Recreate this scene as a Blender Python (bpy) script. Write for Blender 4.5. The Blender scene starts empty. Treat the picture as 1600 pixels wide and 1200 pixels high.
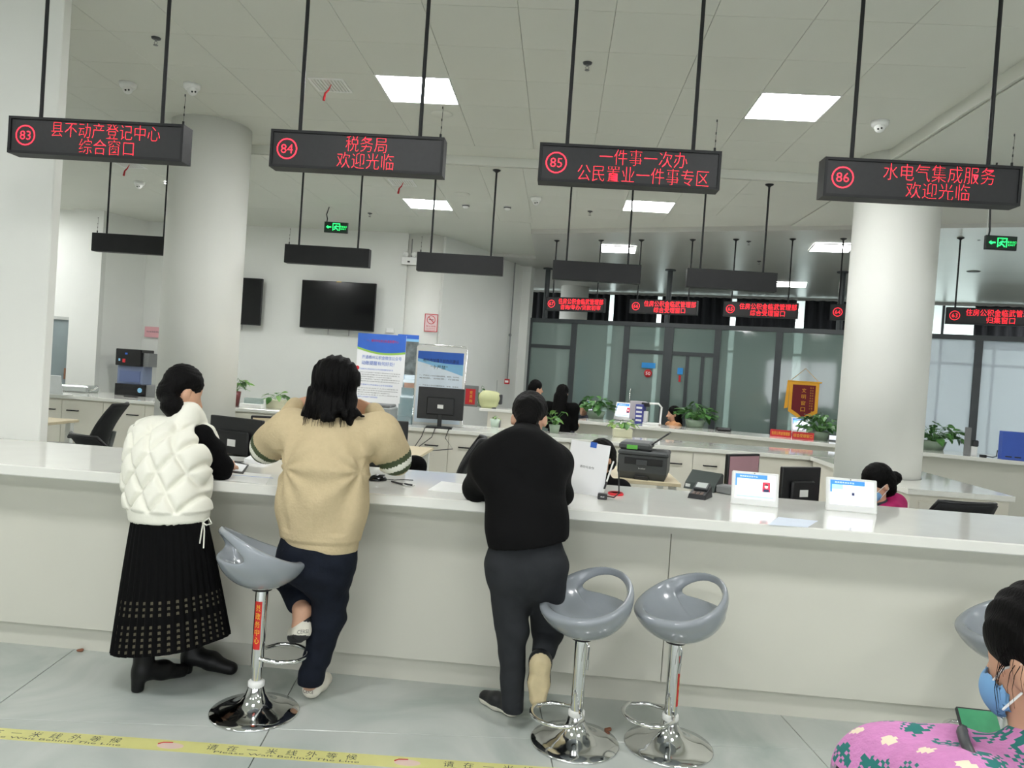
import bpy, bmesh, math, random
import numpy as np
from mathutils import Vector, Matrix
random.seed(7); RNG = np.random.RandomState(3)
scene = bpy.context.scene
COL = scene.collection

# ---------------------------------------------------------------- camera
FPX, EYE = 1190.0, 1.65
def _n(v):
    v = np.array(v, float); return v / np.linalg.norm(v)
_Y = _n((73 / FPX, 17 / FPX, -1)); _r = math.radians(3.97)
_U = np.array((math.sin(_r), math.cos(_r), 0.0)); _U = _n(_U - _Y * np.dot(_U, _Y)); _X = np.cross(_Y, _U)
CR = np.array([_X, _Y, _U]); CC = np.array((0, 0, EYE))
cam = bpy.data.cameras.new('camera'); cam.lens = FPX / 1600 * 36; cam.sensor_width = 36; cam.clip_end = 200
camo = bpy.data.objects.new('camera', cam); COL.objects.link(camo)
camo.matrix_world = Matrix.Translation((0, 0, EYE)) @ Matrix([list(r) for r in CR]).to_4x4()
scene.camera = camo
def PY(u, v, y):
    d = CR @ np.array(((u - 800) / FPX, -(v - 600) / FPX, -1)); return Vector(CC + d * (y / d[1]))
def PZ(u, v, z):
    d = CR @ np.array(((u - 800) / FPX, -(v - 600) / FPX, -1)); return Vector(CC + d * ((z - EYE) / d[2]))

# ---------------------------------------------------------------- light and exposure
w = bpy.data.worlds.new('world'); scene.world = w; w.use_nodes = True
w.node_tree.nodes['Background'].inputs[0].default_value = (0.93, 0.97, 1.0, 1)
w.node_tree.nodes['Background'].inputs[1].default_value = 3.6
PANEL_LIGHT = 37.0
vs = scene.view_settings
vs.view_transform = 'Standard'; vs.look = 'None'; vs.gamma = 1; vs.use_curve_mapping = False
vs.exposure = 0.3

# ---------------------------------------------------------------- materials
def lin(c):
    return tuple(((x / 255) / 12.92 if x / 255 <= .04045 else ((x / 255 + .055) / 1.055) ** 2.4) for x in c)
def mk(name, rgb, rough=.5, metal=0, var=.04, scale=6, bump=0, bscale=60, emit=0, coat=0, spec=None, stretch=None):
    m = bpy.data.materials.new(name); m.use_nodes = True
    nt = m.node_tree; b = nt.nodes['Principled BSDF']
    c = lin(rgb)
    tc = nt.nodes.new('ShaderNodeTexCoord'); nz = nt.nodes.new('ShaderNodeTexNoise')
    nz.inputs['Scale'].default_value = scale; nz.inputs['Detail'].default_value = 3
    mp = nt.nodes.new('ShaderNodeMapping'); nt.links.new(tc.outputs['Object'], mp.inputs[0]); nt.links.new(mp.outputs[0], nz.inputs[0])
    if stretch: mp.inputs['Scale'].default_value = stretch
    rp = nt.nodes.new('ShaderNodeValToRGB')
    rp.color_ramp.elements[0].position = .3; rp.color_ramp.elements[1].position = .7
    rp.color_ramp.elements[0].color = tuple(max(0, x * (1 - var)) for x in c) + (1,)
    rp.color_ramp.elements[1].color = tuple(min(1, x * (1 + var)) for x in c) + (1,)
    nt.links.new(nz.outputs['Fac'], rp.inputs[0])
    nt.links.new(rp.outputs[0], b.inputs['Base Color'])
    b.inputs['Roughness'].default_value = rough; b.inputs['Metallic'].default_value = metal
    if spec is not None: b.inputs['Specular IOR Level'].default_value = spec
    if coat: b.inputs['Coat Weight'].default_value = coat; b.inputs['Coat Roughness'].default_value = .08
    if emit:
        nt.links.new(rp.outputs[0], b.inputs['Emission Color']); b.inputs['Emission Strength'].default_value = emit
    if bump:
        n2 = nt.nodes.new('ShaderNodeTexNoise'); n2.inputs['Scale'].default_value = bscale; n2.inputs['Detail'].default_value = 4
        nt.links.new(mp.outputs[0], n2.inputs[0])
        bp = nt.nodes.new('ShaderNodeBump'); bp.inputs['Strength'].default_value = bump; bp.inputs['Distance'].default_value = .01
        nt.links.new(n2.outputs['Fac'], bp.inputs['Height']); nt.links.new(bp.outputs[0], b.inputs['Normal'])
    return m
def glassmat(name, rgb, transp=.5, gloss=.12, rough=.03):
    m = bpy.data.materials.new(name); m.use_nodes = True; nt = m.node_tree; nt.nodes.clear()
    o = nt.nodes.new('ShaderNodeOutputMaterial'); t = nt.nodes.new('ShaderNodeBsdfTransparent'); d = nt.nodes.new('ShaderNodeBsdfDiffuse'); g = nt.nodes.new('ShaderNodeBsdfGlossy')
    g.inputs['Roughness'].default_value = rough
    nz = nt.nodes.new('ShaderNodeTexNoise'); nz.inputs['Scale'].default_value = 1.5
    rp = nt.nodes.new('ShaderNodeValToRGB'); c = lin(rgb)
    rp.color_ramp.elements[0].color = tuple(x * .93 for x in c) + (1,); rp.color_ramp.elements[1].color = c + (1,)
    nt.links.new(nz.outputs['Fac'], rp.inputs[0]); nt.links.new(rp.outputs[0], d.inputs[0])
    t.inputs[0].default_value = (.9, .97, .94, 1)
    a = nt.nodes.new('ShaderNodeMixShader'); a.inputs[0].default_value = transp
    nt.links.new(d.outputs[0], a.inputs[1]); nt.links.new(t.outputs[0], a.inputs[2])
    b = nt.nodes.new('ShaderNodeMixShader'); b.inputs[0].default_value = gloss
    nt.links.new(a.outputs[0], b.inputs[1]); nt.links.new(g.outputs[0], b.inputs[2]); nt.links.new(b.outputs[0], o.inputs[0])
    return m
def milkmat(name, rgb, see=.15):
    # white-frosted glass: scatters daylight through it
    m = bpy.data.materials.new(name); m.use_nodes = True; nt = m.node_tree; nt.nodes.clear()
    o = nt.nodes.new('ShaderNodeOutputMaterial'); t = nt.nodes.new('ShaderNodeBsdfTransparent'); d = nt.nodes.new('ShaderNodeBsdfDiffuse'); tr = nt.nodes.new('ShaderNodeBsdfTranslucent')
    nz = nt.nodes.new('ShaderNodeTexNoise'); nz.inputs['Scale'].default_value = .8
    rp = nt.nodes.new('ShaderNodeValToRGB'); c = lin(rgb); rp.color_ramp.elements[0].color = tuple(x * .95 for x in c) + (1,); rp.color_ramp.elements[1].color = c + (1,)
    nt.links.new(nz.outputs['Fac'], rp.inputs[0]); nt.links.new(rp.outputs[0], d.inputs[0]); nt.links.new(rp.outputs[0], tr.inputs[0])
    a = nt.nodes.new('ShaderNodeMixShader'); a.inputs[0].default_value = .78; nt.links.new(d.outputs[0], a.inputs[1]); nt.links.new(tr.outputs[0], a.inputs[2])
    b = nt.nodes.new('ShaderNodeMixShader'); b.inputs[0].default_value = see; nt.links.new(a.outputs[0], b.inputs[1]); nt.links.new(t.outputs[0], b.inputs[2]); nt.links.new(b.outputs[0], o.inputs[0])
    return m
M = {}
def mm(name, *a, **k): M[name] = mk(name, *a, **k)
mm('wall', (222, 224, 219), .75, var=.015, scale=2)
mm('ceil', (210, 212, 203), .7, var=.015, scale=1.5)
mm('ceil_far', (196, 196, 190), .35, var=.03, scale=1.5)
mm('seam', (120, 122, 112), .9)
mm('column', (228, 229, 223), .6, var=.012, scale=2)
mm('counter', (208, 207, 195), .55, var=.015, scale=1.2)
mm('worktop', (234, 234, 227), .07, var=.02, scale=5, coat=.3)
mm('cabinet', (226, 222, 209), .4, var=.015)
mm('black_metal', (34, 35, 36), .5, spec=.25, var=.1)
mm('black_plastic', (28, 29, 31), .42, var=.1)
mm('led_black', (24, 25, 27), .5, var=.15, scale=40)
mm('dark_grey', (60, 62, 64), .45)
mm('grey_plastic', (120, 122, 122), .5)
mm('white_plastic', (232, 233, 230), .4, var=.015)
mm('paper', (238, 239, 240), .8, var=.01)
mm('chrome', (225, 226, 226), .09, 1, var=.01)
mm('stool_grey', (146, 152, 158), .22, var=.02, coat=.5)
mm('red_led', (255, 34, 52), .5, emit=3.4, var=.02)
mm('red_led_far', (255, 30, 46), .5, emit=3.0, var=.02)
mm('green_led', (40, 230, 110), .5, emit=2.0, var=.02)
mm('lamp', (255, 255, 255), .5, emit=PANEL_LIGHT, var=.0)
mm('frame_metal', (58, 64, 66), .4, var=.05)
mm('wood', (214, 200, 168), .45, var=.05, scale=4, stretch=(1, 12, 1))
mm('curtain', (40, 42, 46), .9, var=.15, scale=3)
mm('screen_off', (12, 13, 15), .12, var=.1)
mm('black_gloss', (14, 14, 16), .15)
mm('skin', (205, 160, 132), .55, var=.05, scale=20)
mm('hair', (8, 7, 7), .55, spec=.1, var=.3, scale=9, bump=.5, bscale=35, stretch=(6, 6, .6))
mm('leaf', (74, 122, 58), .45, var=.3, scale=25)
mm('soil', (60, 45, 35), .95, var=.3, scale=40)
mm('ink', (46, 48, 56), .8)
mm('blue_print', (56, 104, 196), .7)
mm('red_print', (196, 38, 46), .6)
mm('green_print', (150, 196, 90), .7)
mm('sky_print', (140, 196, 232), .7)
mm('yellow_print', (236, 190, 60), .6)

# ---------------------------------------------------------------- mesh helpers
class MB:
    def __init__(s): s.v = []; s.f = []; s.mi = []; s.sm = []
    def add(s, V, F, mi=0, sm=False, mat=None):
        o = len(s.v)
        for p in V:
            p = Vector(p); s.v.append(mat @ p if mat else p)
        for f in F: s.f.append([i + o for i in f]); s.mi.append(mi); s.sm.append(sm)
        return s
    def box(s, lo, hi, mi=0, b=0, mat=None):
        x0, y0, z0 = lo; x1, y1, z1 = hi
        if x0 > x1: x0, x1 = x1, x0
        if y0 > y1: y0, y1 = y1, y0
        if z0 > z1: z0, z1 = z1, z0
        b = min(b, (x1 - x0) * .45, (y1 - y0) * .45, (z1 - z0) * .45)
        if b <= 0:
            V = [(x0, y0, z0), (x1, y0, z0), (x1, y1, z0), (x0, y1, z0), (x0, y0, z1), (x1, y0, z1), (x1, y1, z1), (x0, y1, z1)]
            F = [(0, 3, 2, 1), (4, 5, 6, 7), (0, 1, 5, 4), (1, 2, 6, 5), (2, 3, 7, 6), (3, 0, 4, 7)]
            return s.add(V, F, mi, False, mat)
        V = []; idx = {}
        for i, X in enumerate((x0, x1)):
            for j, Y in enumerate((y0, y1)):
                for k, Z in enumerate((z0, z1)):
                    sx, sy, sz = (b if i == 0 else -b), (b if j == 0 else -b), (b if k == 0 else -b)
                    for a, p in enumerate(((X, Y + sy, Z + sz), (X + sx, Y, Z + sz), (X + sx, Y + sy, Z))):
                        idx[i, j, k, a] = len(V); V.append(p)
        q = lambda *t: idx[t]
        F = [(q(0,0,0,0), q(0,0,1,0), q(0,1,1,0), q(0,1,0,0)), (q(1,0,0,0), q(1,1,0,0), q(1,1,1,0), q(1,0,1,0)),
             (q(0,0,0,1), q(1,0,0,1), q(1,0,1,1), q(0,0,1,1)), (q(0,1,0,1), q(0,1,1,1), q(1,1,1,1), q(1,1,0,1)),
             (q(0,0,0,2), q(0,1,0,2), q(1,1,0,2), q(1,0,0,2)), (q(0,0,1,2), q(1,0,1,2), q(1,1,1,2), q(0,1,1,2))]
        for j in (0, 1):
            for k in (0, 1):
                F.append((q(0,j,k,1), q(0,j,k,2), q(1,j,k,2), q(1,j,k,1)))
        for i in (0, 1):
            for k in (0, 1):
                F.append((q(i,0,k,0), q(i,0,k,2), q(i,1,k,2), q(i,1,k,0)))
        for i in (0, 1):
            for j in (0, 1):
                F.append((q(i,j,0,0), q(i,j,0,1), q(i,j,1,1), q(i,j,1,0)))
        for i in (0, 1):
            for j in (0, 1):
                for k in (0, 1): F.append((q(i,j,k,0), q(i,j,k,1), q(i,j,k,2)))
        return s.add(V, F, mi, False, mat)
    def cyl(s, a, b, r, r2=None, n=16, mi=0, cap=True, sm=True):
        a = Vector(a); b = Vector(b); r2 = r if r2 is None else r2
        d = (b - a).normalized(); t = Vector((1, 0, 0)) if abs(d.x) < .9 else Vector((0, 1, 0))
        u = d.cross(t).normalized(); v = d.cross(u)
        V = []; 
        for c, R in ((a, r), (b, r2)):
            for i in range(n):
                an = 2 * math.pi * i / n; V.append(c + u * math.cos(an) * R + v * math.sin(an) * R)
        s.add(V, [(i, (i + 1) % n, n + (i + 1) % n, n + i) for i in range(n)], mi, sm)
        if cap: s.add(V, [tuple(range(n - 1, -1, -1)), tuple(range(n, 2 * n))], mi, False)
        return s
    def tube(s, pts, r, n=8, mi=0, closed=False):
        P = [Vector(p) for p in pts]; N = len(P); V = []
        rr = r if isinstance(r, (list, tuple)) else [r] * N
        up = Vector((.13, .21, .97)).normalized(); u = None
        for i in range(N):
            d = (P[(i + 1) % N] - P[i - 1]) if closed else (P[min(i + 1, N - 1)] - P[max(i - 1, 0)])
            d.normalize()
            if u is None: u = d.cross(up); u = u if u.length > .05 else d.cross(Vector((1, 0, 0)))
            u = (u - d * u.dot(d)).normalized()
            v = d.cross(u)
            for k in range(n):
                an = 2 * math.pi * k / n; V.append(P[i] + u * math.cos(an) * rr[i] + v * math.sin(an) * rr[i])
        F = []
        for i in range(N if closed else N - 1):
            j = (i + 1) % N
            for k in range(n): F.append((i * n + k, j * n + k, j * n + (k + 1) % n, i * n + (k + 1) % n))
        if not closed: F.append(tuple(range(n - 1, -1, -1))); F.append(tuple((N - 1) * n + k for k in range(n)))
        return s.add(V, F, mi, True)
    def lathe(s, prof, c=(0, 0, 0), n=24, mi=0, sx=1, sy=1, sm=True, mat=None):
        V = []; F = []; c = Vector(c)
        if len(prof) == 2 and prof[0][0] < 1e-6 and prof[0][1] == prof[1][1]: prof = [prof[1]]
        for r, z in prof:
            for k in range(n):
                an = 2 * math.pi * k / n; V.append(c + Vector((r * math.cos(an) * sx, r * math.sin(an) * sy, z)))
        for i in range(len(prof) - 1):
            for k in range(n): F.append((i * n + k, i * n + (k + 1) % n, (i + 1) * n + (k + 1) % n, (i + 1) * n + k))
        if prof[0][0] > 1e-6 and len(prof) > 1: F.append(tuple(range(n - 1, -1, -1)))
        if prof[-1][0] > 1e-6: F.append(tuple((len(prof) - 1) * n + k for k in range(n)))
        return s.add(V, F, mi, sm, mat)
    def prism(s, poly, z0, z1, mi=0, mat=None):
        n = len(poly); V = [(x, y, z0) for x, y in poly] + [(x, y, z1) for x, y in poly]
        a = sum(poly[i][0] * poly[(i + 1) % n][1] - poly[(i + 1) % n][0] * poly[i][1] for i in range(n))
        F = [(i, (i + 1) % n, n + (i + 1) % n, n + i) for i in range(n)] + [tuple(range(n - 1, -1, -1)), tuple(range(n, 2 * n))]
        if a < 0: F = [tuple(reversed(f)) for f in F]
        return s.add(V, F, mi, False, mat)
    def ball(s, c, r, n=10, mi=0, mat=None):
        r = r if isinstance(r, (tuple, list)) else (r, r, r)
        prof = [(math.sin(math.pi * i / n), -math.cos(math.pi * i / n)) for i in range(n + 1)]
        V = []; F = []; m = n * 2
        for a, z in prof:
            for k in range(m):
                an = 2 * math.pi * k / m; V.append(Vector(c) + Vector((a * math.cos(an) * r[0], a * math.sin(an) * r[1], z * r[2])))
        for i in range(n):
            for k in range(m): F.append((i * m + k, i * m + (k + 1) % m, (i + 1) * m + (k + 1) % m, (i + 1) * m + k))
        return s.add(V, F, mi, True, mat)
    def mesh(s, name):
        me = bpy.data.meshes.new(name); me.from_pydata([tuple(v) for v in s.v], [], s.f)
        me.polygons.foreach_set('material_index', s.mi); me.polygons.foreach_set('use_smooth', s.sm); me.update(); return me
    def build(s, name, mats, parent=None, loc=None, rotz=0):
        me = s.mesh(name); return obj(name, me, mats, parent, loc, rotz)
def obj(name, me, mats=None, parent=None, loc=None, rotz=0):
    if mats is not None:
        for m in (mats if isinstance(mats, (list, tuple)) else [mats]): me.materials.append(M[m] if isinstance(m, str) else m)
    o = bpy.data.objects.new(name, me); COL.objects.link(o)
    if parent: o.parent = parent
    if loc is not None: o.location = loc
    if rotz: o.rotation_euler.z = rotz
    return o
def tag(o, label, cat, group=None):
    o['label'] = label; o['category'] = cat
    if group: o['group'] = group
    return o
def struct(o, label=None):
    o['kind'] = 'structure'
    if label: o['label'] = label
    return o
def thing(name, label, cat, loc=(0, 0, 0), rotz=0, group=None):
    o = bpy.data.objects.new(name, None); COL.objects.link(o); o.location = loc; o.rotation_euler.z = rotz; o.empty_display_size = .1
    return tag(o, label, cat, group)
def dup(root, loc=None, rotz=None, label=None, parent=None):
    r = root.copy(); COL.objects.link(r); r.parent = parent
    if loc is not None: r.location = loc
    if rotz is not None: r.rotation_euler.z = rotz
    if label: r['label'] = label
    for ch in list(root.children):
        dup(ch, parent=r)
    return r
_fc = bpy.data.curves.new('lettering', 'FONT'); _fo = bpy.data.objects.new('lettering', _fc); COL.objects.link(_fo)
def textmesh(s, width=None, height=None, thin=0.0, size=1.0, align='CENTER', extr=0.0):
    _fc.body = s; _fc.size = 1; _fc.align_x = 'LEFT'; _fc.offset = thin; _fc.resolution_u = 2; _fc.extrude = 0
    bpy.context.view_layer.update()
    dg = bpy.context.evaluated_depsgraph_get(); me = bpy.data.meshes.new_from_object(_fo.evaluated_get(dg))
    n = len(me.vertices); co = np.zeros(n * 3); me.vertices.foreach_get('co', co); co = co.reshape(-1, 3)
    x0, x1 = co[:, 0].min(), co[:, 0].max(); y0, y1 = co[:, 1].min(), co[:, 1].max()
    sx = size if width is None else width / (x1 - x0)
    sy = (sx if height is None else height / max(y1 - y0, 1e-4))
    if width is None and height is not None: sx = sy
    cx = (x0 + x1) / 2 if align == 'CENTER' else x0
    V = [((x - cx) * sx, (y - (y0 + y1) / 2) * sy, 0) for x, y, z in co]
    F = [tuple(p.vertices) for p in me.polygons]
    bpy.data.meshes.remove(me)
    return V, F
# text standing upright facing -Y: local (x, y) -> (x, 0, y)
UPR = Matrix(((1, 0, 0, 0), (0, 0, -1, 0), (0, 1, 0, 0), (0, 0, 0, 1)))
def mtx(loc, rz=0, rx=0):
    return Matrix.Translation(loc) @ Matrix.Rotation(rz, 4, 'Z') @ Matrix.Rotation(rx, 4, 'X')
def put_text(mb, s, x, z, width=None, height=None, y=0, mi=0, thin=0.0, align='CENTER', base=None):
    V, F = textmesh(s, width, height, thin, align=align)
    m = Matrix.Translation((x, y, z)) @ UPR
    if base is not None: m = base @ m
    mb.add(V, F, mi, False, m)

# ---------------------------------------------------------------- smooth bodies (distance fields meshed with surface nets)
class SDF:
    def __init__(s, lo, hi, res=.008, k=.03):
        s.lo = np.array(lo, float); s.res = res; s.k = k
        s.n = np.maximum(4, np.ceil((np.array(hi) - s.lo) / res).astype(int) + 1)
        s.d = np.full(tuple(s.n), .25, np.float32); s.hi = s.lo + res * (s.n - 1)
    def _sub(s, lo, hi):
        a = np.clip(np.floor((np.array(lo) - s.lo) / s.res).astype(int), 0, s.n); b = np.clip(np.ceil((np.array(hi) - s.lo) / s.res).astype(int) + 1, 0, s.n)
        if np.any(b <= a): return None
        sl = tuple(slice(int(a[i]), int(b[i])) for i in range(3))
        g = np.meshgrid(*[(s.lo[i] + s.res * np.arange(a[i], b[i])).astype(np.float32) for i in range(3)], indexing='ij')
        return sl, g
    def _mix(s, sl, d, k, sub=False):
        k = s.k if k is None else k
        a = s.d[sl]
        if sub: a = -a
        if k > 0:
            h = np.clip(.5 + .5 * (a - d) / k, 0, 1); r = a * (1 - h) + d * h - k * h * (1 - h)
        else: r = np.minimum(a, d)
        s.d[sl] = -r if sub else r
    def cone(s, a, b, ra, rb=None, sc=None, k=None, sub=False):
        a = np.array(a, float); b = np.array(b, float); rb = ra if rb is None else rb; sc = np.array(sc if sc is not None else (1, 1, 1), float)
        R = max(ra, rb) * sc.max() + .07; q = s._sub(np.minimum(a, b) - R, np.maximum(a, b) + R)
        if q is None: return s
        sl, g = q; A = a / sc; B = (b - a) / sc; L = max(B @ B, 1e-9)
        p = [g[i] / sc[i] - A[i] for i in range(3)]
        t = np.clip((p[0] * B[0] + p[1] * B[1] + p[2] * B[2]) / L, 0, 1)
        d = np.sqrt((p[0] - t * B[0]) ** 2 + (p[1] - t * B[1]) ** 2 + (p[2] - t * B[2]) ** 2) - (ra + (rb - ra) * t)
        s._mix(sl, (d * sc.min()).astype(np.float32), k, sub); return s
    def ell(s, c, r, rot=None, k=None, sub=False):
        c = np.array(c, float); r = np.array(r if not np.isscalar(r) else (r, r, r), float); R = r.max() + .07
        q = s._sub(c - R, c + R)
        if q is None: return s
        sl, g = q; p = [g[i] - c[i] for i in range(3)]
        if rot is not None:
            rot = np.array(rot); p = [rot[i][0] * p[0] + rot[i][1] * p[1] + rot[i][2] * p[2] for i in range(3)]
        k0 = np.sqrt(sum((p[i] / r[i]) ** 2 for i in range(3))); k1 = np.sqrt(sum((p[i] / r[i] ** 2) ** 2 for i in range(3))) + 1e-6
        s._mix(sl, (k0 * (k0 - 1) / k1).astype(np.float32), k, sub); return s
    def cut(s, p, n):
        n = np.array(n, float); n /= np.linalg.norm(n)
        g = np.meshgrid(*[(s.lo[i] + s.res * np.arange(s.n[i])).astype(np.float32) for i in range(3)], indexing='ij', sparse=True)
        d = (g[0] - p[0]) * n[0] + (g[1] - p[1]) * n[1] + (g[2] - p[2]) * n[2]
        s.d = np.maximum(s.d, d.astype(np.float32)); return s
    def warp(s, fn):
        g = np.meshgrid(*[(s.lo[i] + s.res * np.arange(s.n[i])).astype(np.float32) for i in range(3)], indexing='ij', sparse=True)
        s.d = (s.d + fn(*g)).astype(np.float32); return s
    def arrays(s):
        d = s.d; d[0] = d[-1] = .2; d[:, 0] = d[:, -1] = .2; d[:, :, 0] = d[:, :, -1] = .2
        ins = d < 0
        c = np.zeros(tuple(s.n - 1), np.int8)
        for i in (0, 1):
            for j in (0, 1):
                for k in (0, 1): c += ins[i:s.n[0] - 1 + i, j:s.n[1] - 1 + j, k:s.n[2] - 1 + k]
        act = (c > 0) & (c < 8); I, J, K = np.nonzero(act)
        vid = np.full(act.shape, -1, np.int64); vid[I, J, K] = np.arange(len(I))
        acc = np.zeros((len(I), 3)); cnt = np.zeros(len(I))
        for ax in range(3):
            for u in (0, 1):
                for v in (0, 1):
                    o = [0, 0, 0]; o[(ax + 1) % 3] = u; o[(ax + 2) % 3] = v; e = list(o); e[ax] = 1
                    a = d[I + o[0], J + o[1], K + o[2]]; b = d[I + e[0], J + e[1], K + e[2]]
                    m = (a < 0) != (b < 0); t = np.where(m, a / np.where(m, a - b, 1), 0)
                    p = np.tile(np.array(o, float), (len(I), 1)); p[:, ax] = t
                    acc[m] += p[m]; cnt[m] += 1
        V = s.lo + s.res * (np.stack([I, J, K], 1) + acc / np.maximum(cnt, 1)[:, None])
        Fs = []
        for ax in range(3):
            b1, b2 = (ax + 1) % 3, (ax + 2) % 3
            lo = [slice(None)] * 3; hi = [slice(None)] * 3; lo[ax] = slice(0, -1); hi[ax] = slice(1, None)
            a = ins[tuple(lo)]; b = ins[tuple(hi)]; m = a != b
            E = np.stack(np.nonzero(m), 1)
            E = E[(E[:, b1] > 0) & (E[:, b2] > 0) & (E[:, b1] < s.n[b1] - 1) & (E[:, b2] < s.n[b2] - 1)]
            flip = a[tuple(E.T)]
            q = []
            for du, dv in ((-1, -1), (0, -1), (0, 0), (-1, 0)):
                e = E.copy(); e[:, b1] += du; e[:, b2] += dv; q.append(vid[tuple(e.T)])
            q = np.stack(q, 1); q[~flip] = q[~flip][:, ::-1]; Fs.append(q)
        F = np.concatenate(Fs); F = F[(F >= 0).all(1)]
        return V, F
    def mesh(s, name, origin=(0, 0, 0), smooth=1, disp=None):
        V, F = s.arrays()
        for _ in range(smooth):
            A = np.zeros_like(V); n = np.zeros(len(V))
            for i in range(4):
                j = (i + 1) % 4
                np.add.at(A, F[:, i], V[F[:, j]]); np.add.at(A, F[:, j], V[F[:, i]]); np.add.at(n, F[:, i], 1); np.add.at(n, F[:, j], 1)
            V = V * .5 + .5 * A / np.maximum(n, 1)[:, None]
        if disp is not None:
            fn = np.cross(V[F[:, 2]] - V[F[:, 0]], V[F[:, 3]] - V[F[:, 1]]); N = np.zeros_like(V)
            for i in range(4): np.add.at(N, F[:, i], fn)
            N /= np.linalg.norm(N, axis=1)[:, None] + 1e-12
            V = V + N * disp(V, N)[:, None]
        s.V, s.F = V, F
        me = bpy.data.meshes.new(name); W = V - np.array(origin)
        me.vertices.add(len(W)); me.vertices.foreach_set('co', W.astype(np.float32).ravel())
        me.loops.add(F.size); me.loops.foreach_set('vertex_index', F.astype(np.int32).ravel())
        me.polygons.add(len(F)); me.polygons.foreach_set('loop_start', np.arange(0, F.size, 4, dtype=np.int32))
        me.update(calc_edges=True); me.validate()
        me.polygons.foreach_set('use_smooth', np.ones(len(me.polygons), bool)); return me
# ================================================================ the setting
Z1, Z2, Z3 = 3.86, 3.77, 3.72
def wall(name, pts, z0, z1, t=.12, mat='wall', label=None):
    # a vertical wall that follows a polyline; thickness goes to the left of the walking direction
    mb = MB()
    for (x0, y0), (x1, y1) in zip(pts[:-1], pts[1:]):
        d = Vector((x1 - x0, y1 - y0)).normalized(); n = Vector((-d.y, d.x)) * t
        mb.prism([(x0, y0), (x1, y1), (x1 + n.x, y1 + n.y), (x0 + n.x, y0 + n.y)], z0, z1)
    return struct(mb.build(name, mat), label)

# floor: square grey-green tiles laid seven degrees off the counter
def floor_mat():
    m = mk('floor_tile', (176, 186, 180), .22, var=.06, scale=1.1)
    nt = m.node_tree; b = nt.nodes['Principled BSDF']
    tc = nt.nodes.new('ShaderNodeTexCoord'); geo = nt.nodes.new('ShaderNodeNewGeometry')
    nz = nt.nodes.new('ShaderNodeTexNoise'); nz.inputs['Scale'].default_value = 1.3; nz.inputs['Detail'].default_value = 6; nz.inputs['Distortion'].default_value = 1.6
    nt.links.new(geo.outputs['Position'], nz.inputs[0])
    rp = nt.nodes.new('ShaderNodeValToRGB')
    cs = [(.30, (166, 176, 170)), (.5, (186, 192, 187)), (.68, (198, 202, 197))]
    while len(rp.color_ramp.elements) < 3: rp.color_ramp.elements.new(.5)
    for e, (p, c) in zip(rp.color_ramp.elements, cs): e.position = p; e.color = lin(c) + (1,)
    nt.links.new(nz.outputs['Fac'], rp.inputs[0])
    for l in list(b.inputs['Base Color'].links): nt.links.remove(l)
    nt.links.new(rp.outputs[0], b.inputs['Base Color'])
    return m
M['floor_tile'] = floor_mat()
mb = MB(); mb.box((-12, -8, -.1), (14, 24, -.008)); mb.box((-12, -8, -.1), (14, 24, -.0081))
floor = struct(mb.build('floor', 'seam'), 'pale grey-green polished tile floor')
A7 = math.radians(7); TS = 1.23
t_me = MB().box((0.002, 0.002, -.009), (TS - .002, TS - .002, 0), b=.0015).mesh('tile'); t_me.materials.append(M['floor_tile'])
for i in range(-5, 7):
    for j in range(-4, 9):
        u0, v0 = -.754 + i * TS, 3.38 + j * TS
        x = u0 * math.cos(A7) - v0 * math.sin(A7); y = u0 * math.sin(A7) + v0 * math.cos(A7)
        if y > 12 or y < -2: continue
        obj('tile', t_me, None, floor, (x, y, 0), A7)

# ceiling: raised tray over the near counter, lower field behind, rotated far field
mb = MB()
mb.box((-12, -8, Z1 + .014), (2.86, 8.0, 4.1))
mb.box((2.86, -8, Z2 + .014), (14, 8.0, 4.1))
ys = lambda x: 11.52 - .385 * (x + .56)
mb.prism([(-12, 8), (14, 8), (14, ys(14)), (-.56, 11.52), (-.56, 14), (-12, 14)], Z2 + .014, 4.1)

ceil = struct(mb.build('ceiling', 'ceil'), 'white panelled suspended ceiling with a shallow raised tray')
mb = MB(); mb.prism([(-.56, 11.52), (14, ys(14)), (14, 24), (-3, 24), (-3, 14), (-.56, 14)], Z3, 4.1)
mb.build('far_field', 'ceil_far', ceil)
mb = MB(); mb.prism([(2.89, -8), (14, -8), (14, ys(14)), (3.6, ys(3.6)), (3.6, 8.03), (2.89, 8.03)], Z2, Z2 + .01); mb.prism([(2.89, 8.03), (3.6, 8.03), (3.6, ys(3.6)), (2.89, ys(2.89))], Z2, Z2 + .01)
mb.build('side_field', 'ceil', ceil)
mb = MB(); mb.box((-12, 7.985, Z2), (2.86, 8.0, Z1 + .014)); mb.box((2.845, -8, Z2), (2.86, 8.0, Z1 + .014)); mb.build('tray_edge', 'ceil', ceil)
GX, GY = .592, .588
p_me = MB().box((.0015, .0015, 0), (GX - .0015, GY - .0015, .014), b=.001).mesh('ceiling_panel'); p_me.materials.append(M['ceil'])
def fit_panel(x0, x1, y0, y1, z):
    o = obj('ceiling_panel', p_me, None, ceil, (x0, y0, z)); o.scale = ((x1 - x0) / GX, (y1 - y0) / GY, 1)
LIGHT_CELLS = []
xs = [-1.585 + GX * i for i in range(-7, 8)]
yA = [4.68 + GY * j for j in range(-1, 6)]
for i in range(len(xs) - 1):
    for j in range(len(yA) - 1):
        x0, x1 = xs[i], min(xs[i + 1], 2.845)
        y0, y1 = yA[j], yA[j + 1]
        if abs(y0 - 5.856) < .02 and (abs(x0 + 1.585) < .02 or abs(x0 - 1.375) < .02): LIGHT_CELLS.append((x0, x1, y0, y1, Z1)); continue
        fit_panel(x0, x1, y0, y1, Z1)
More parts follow.
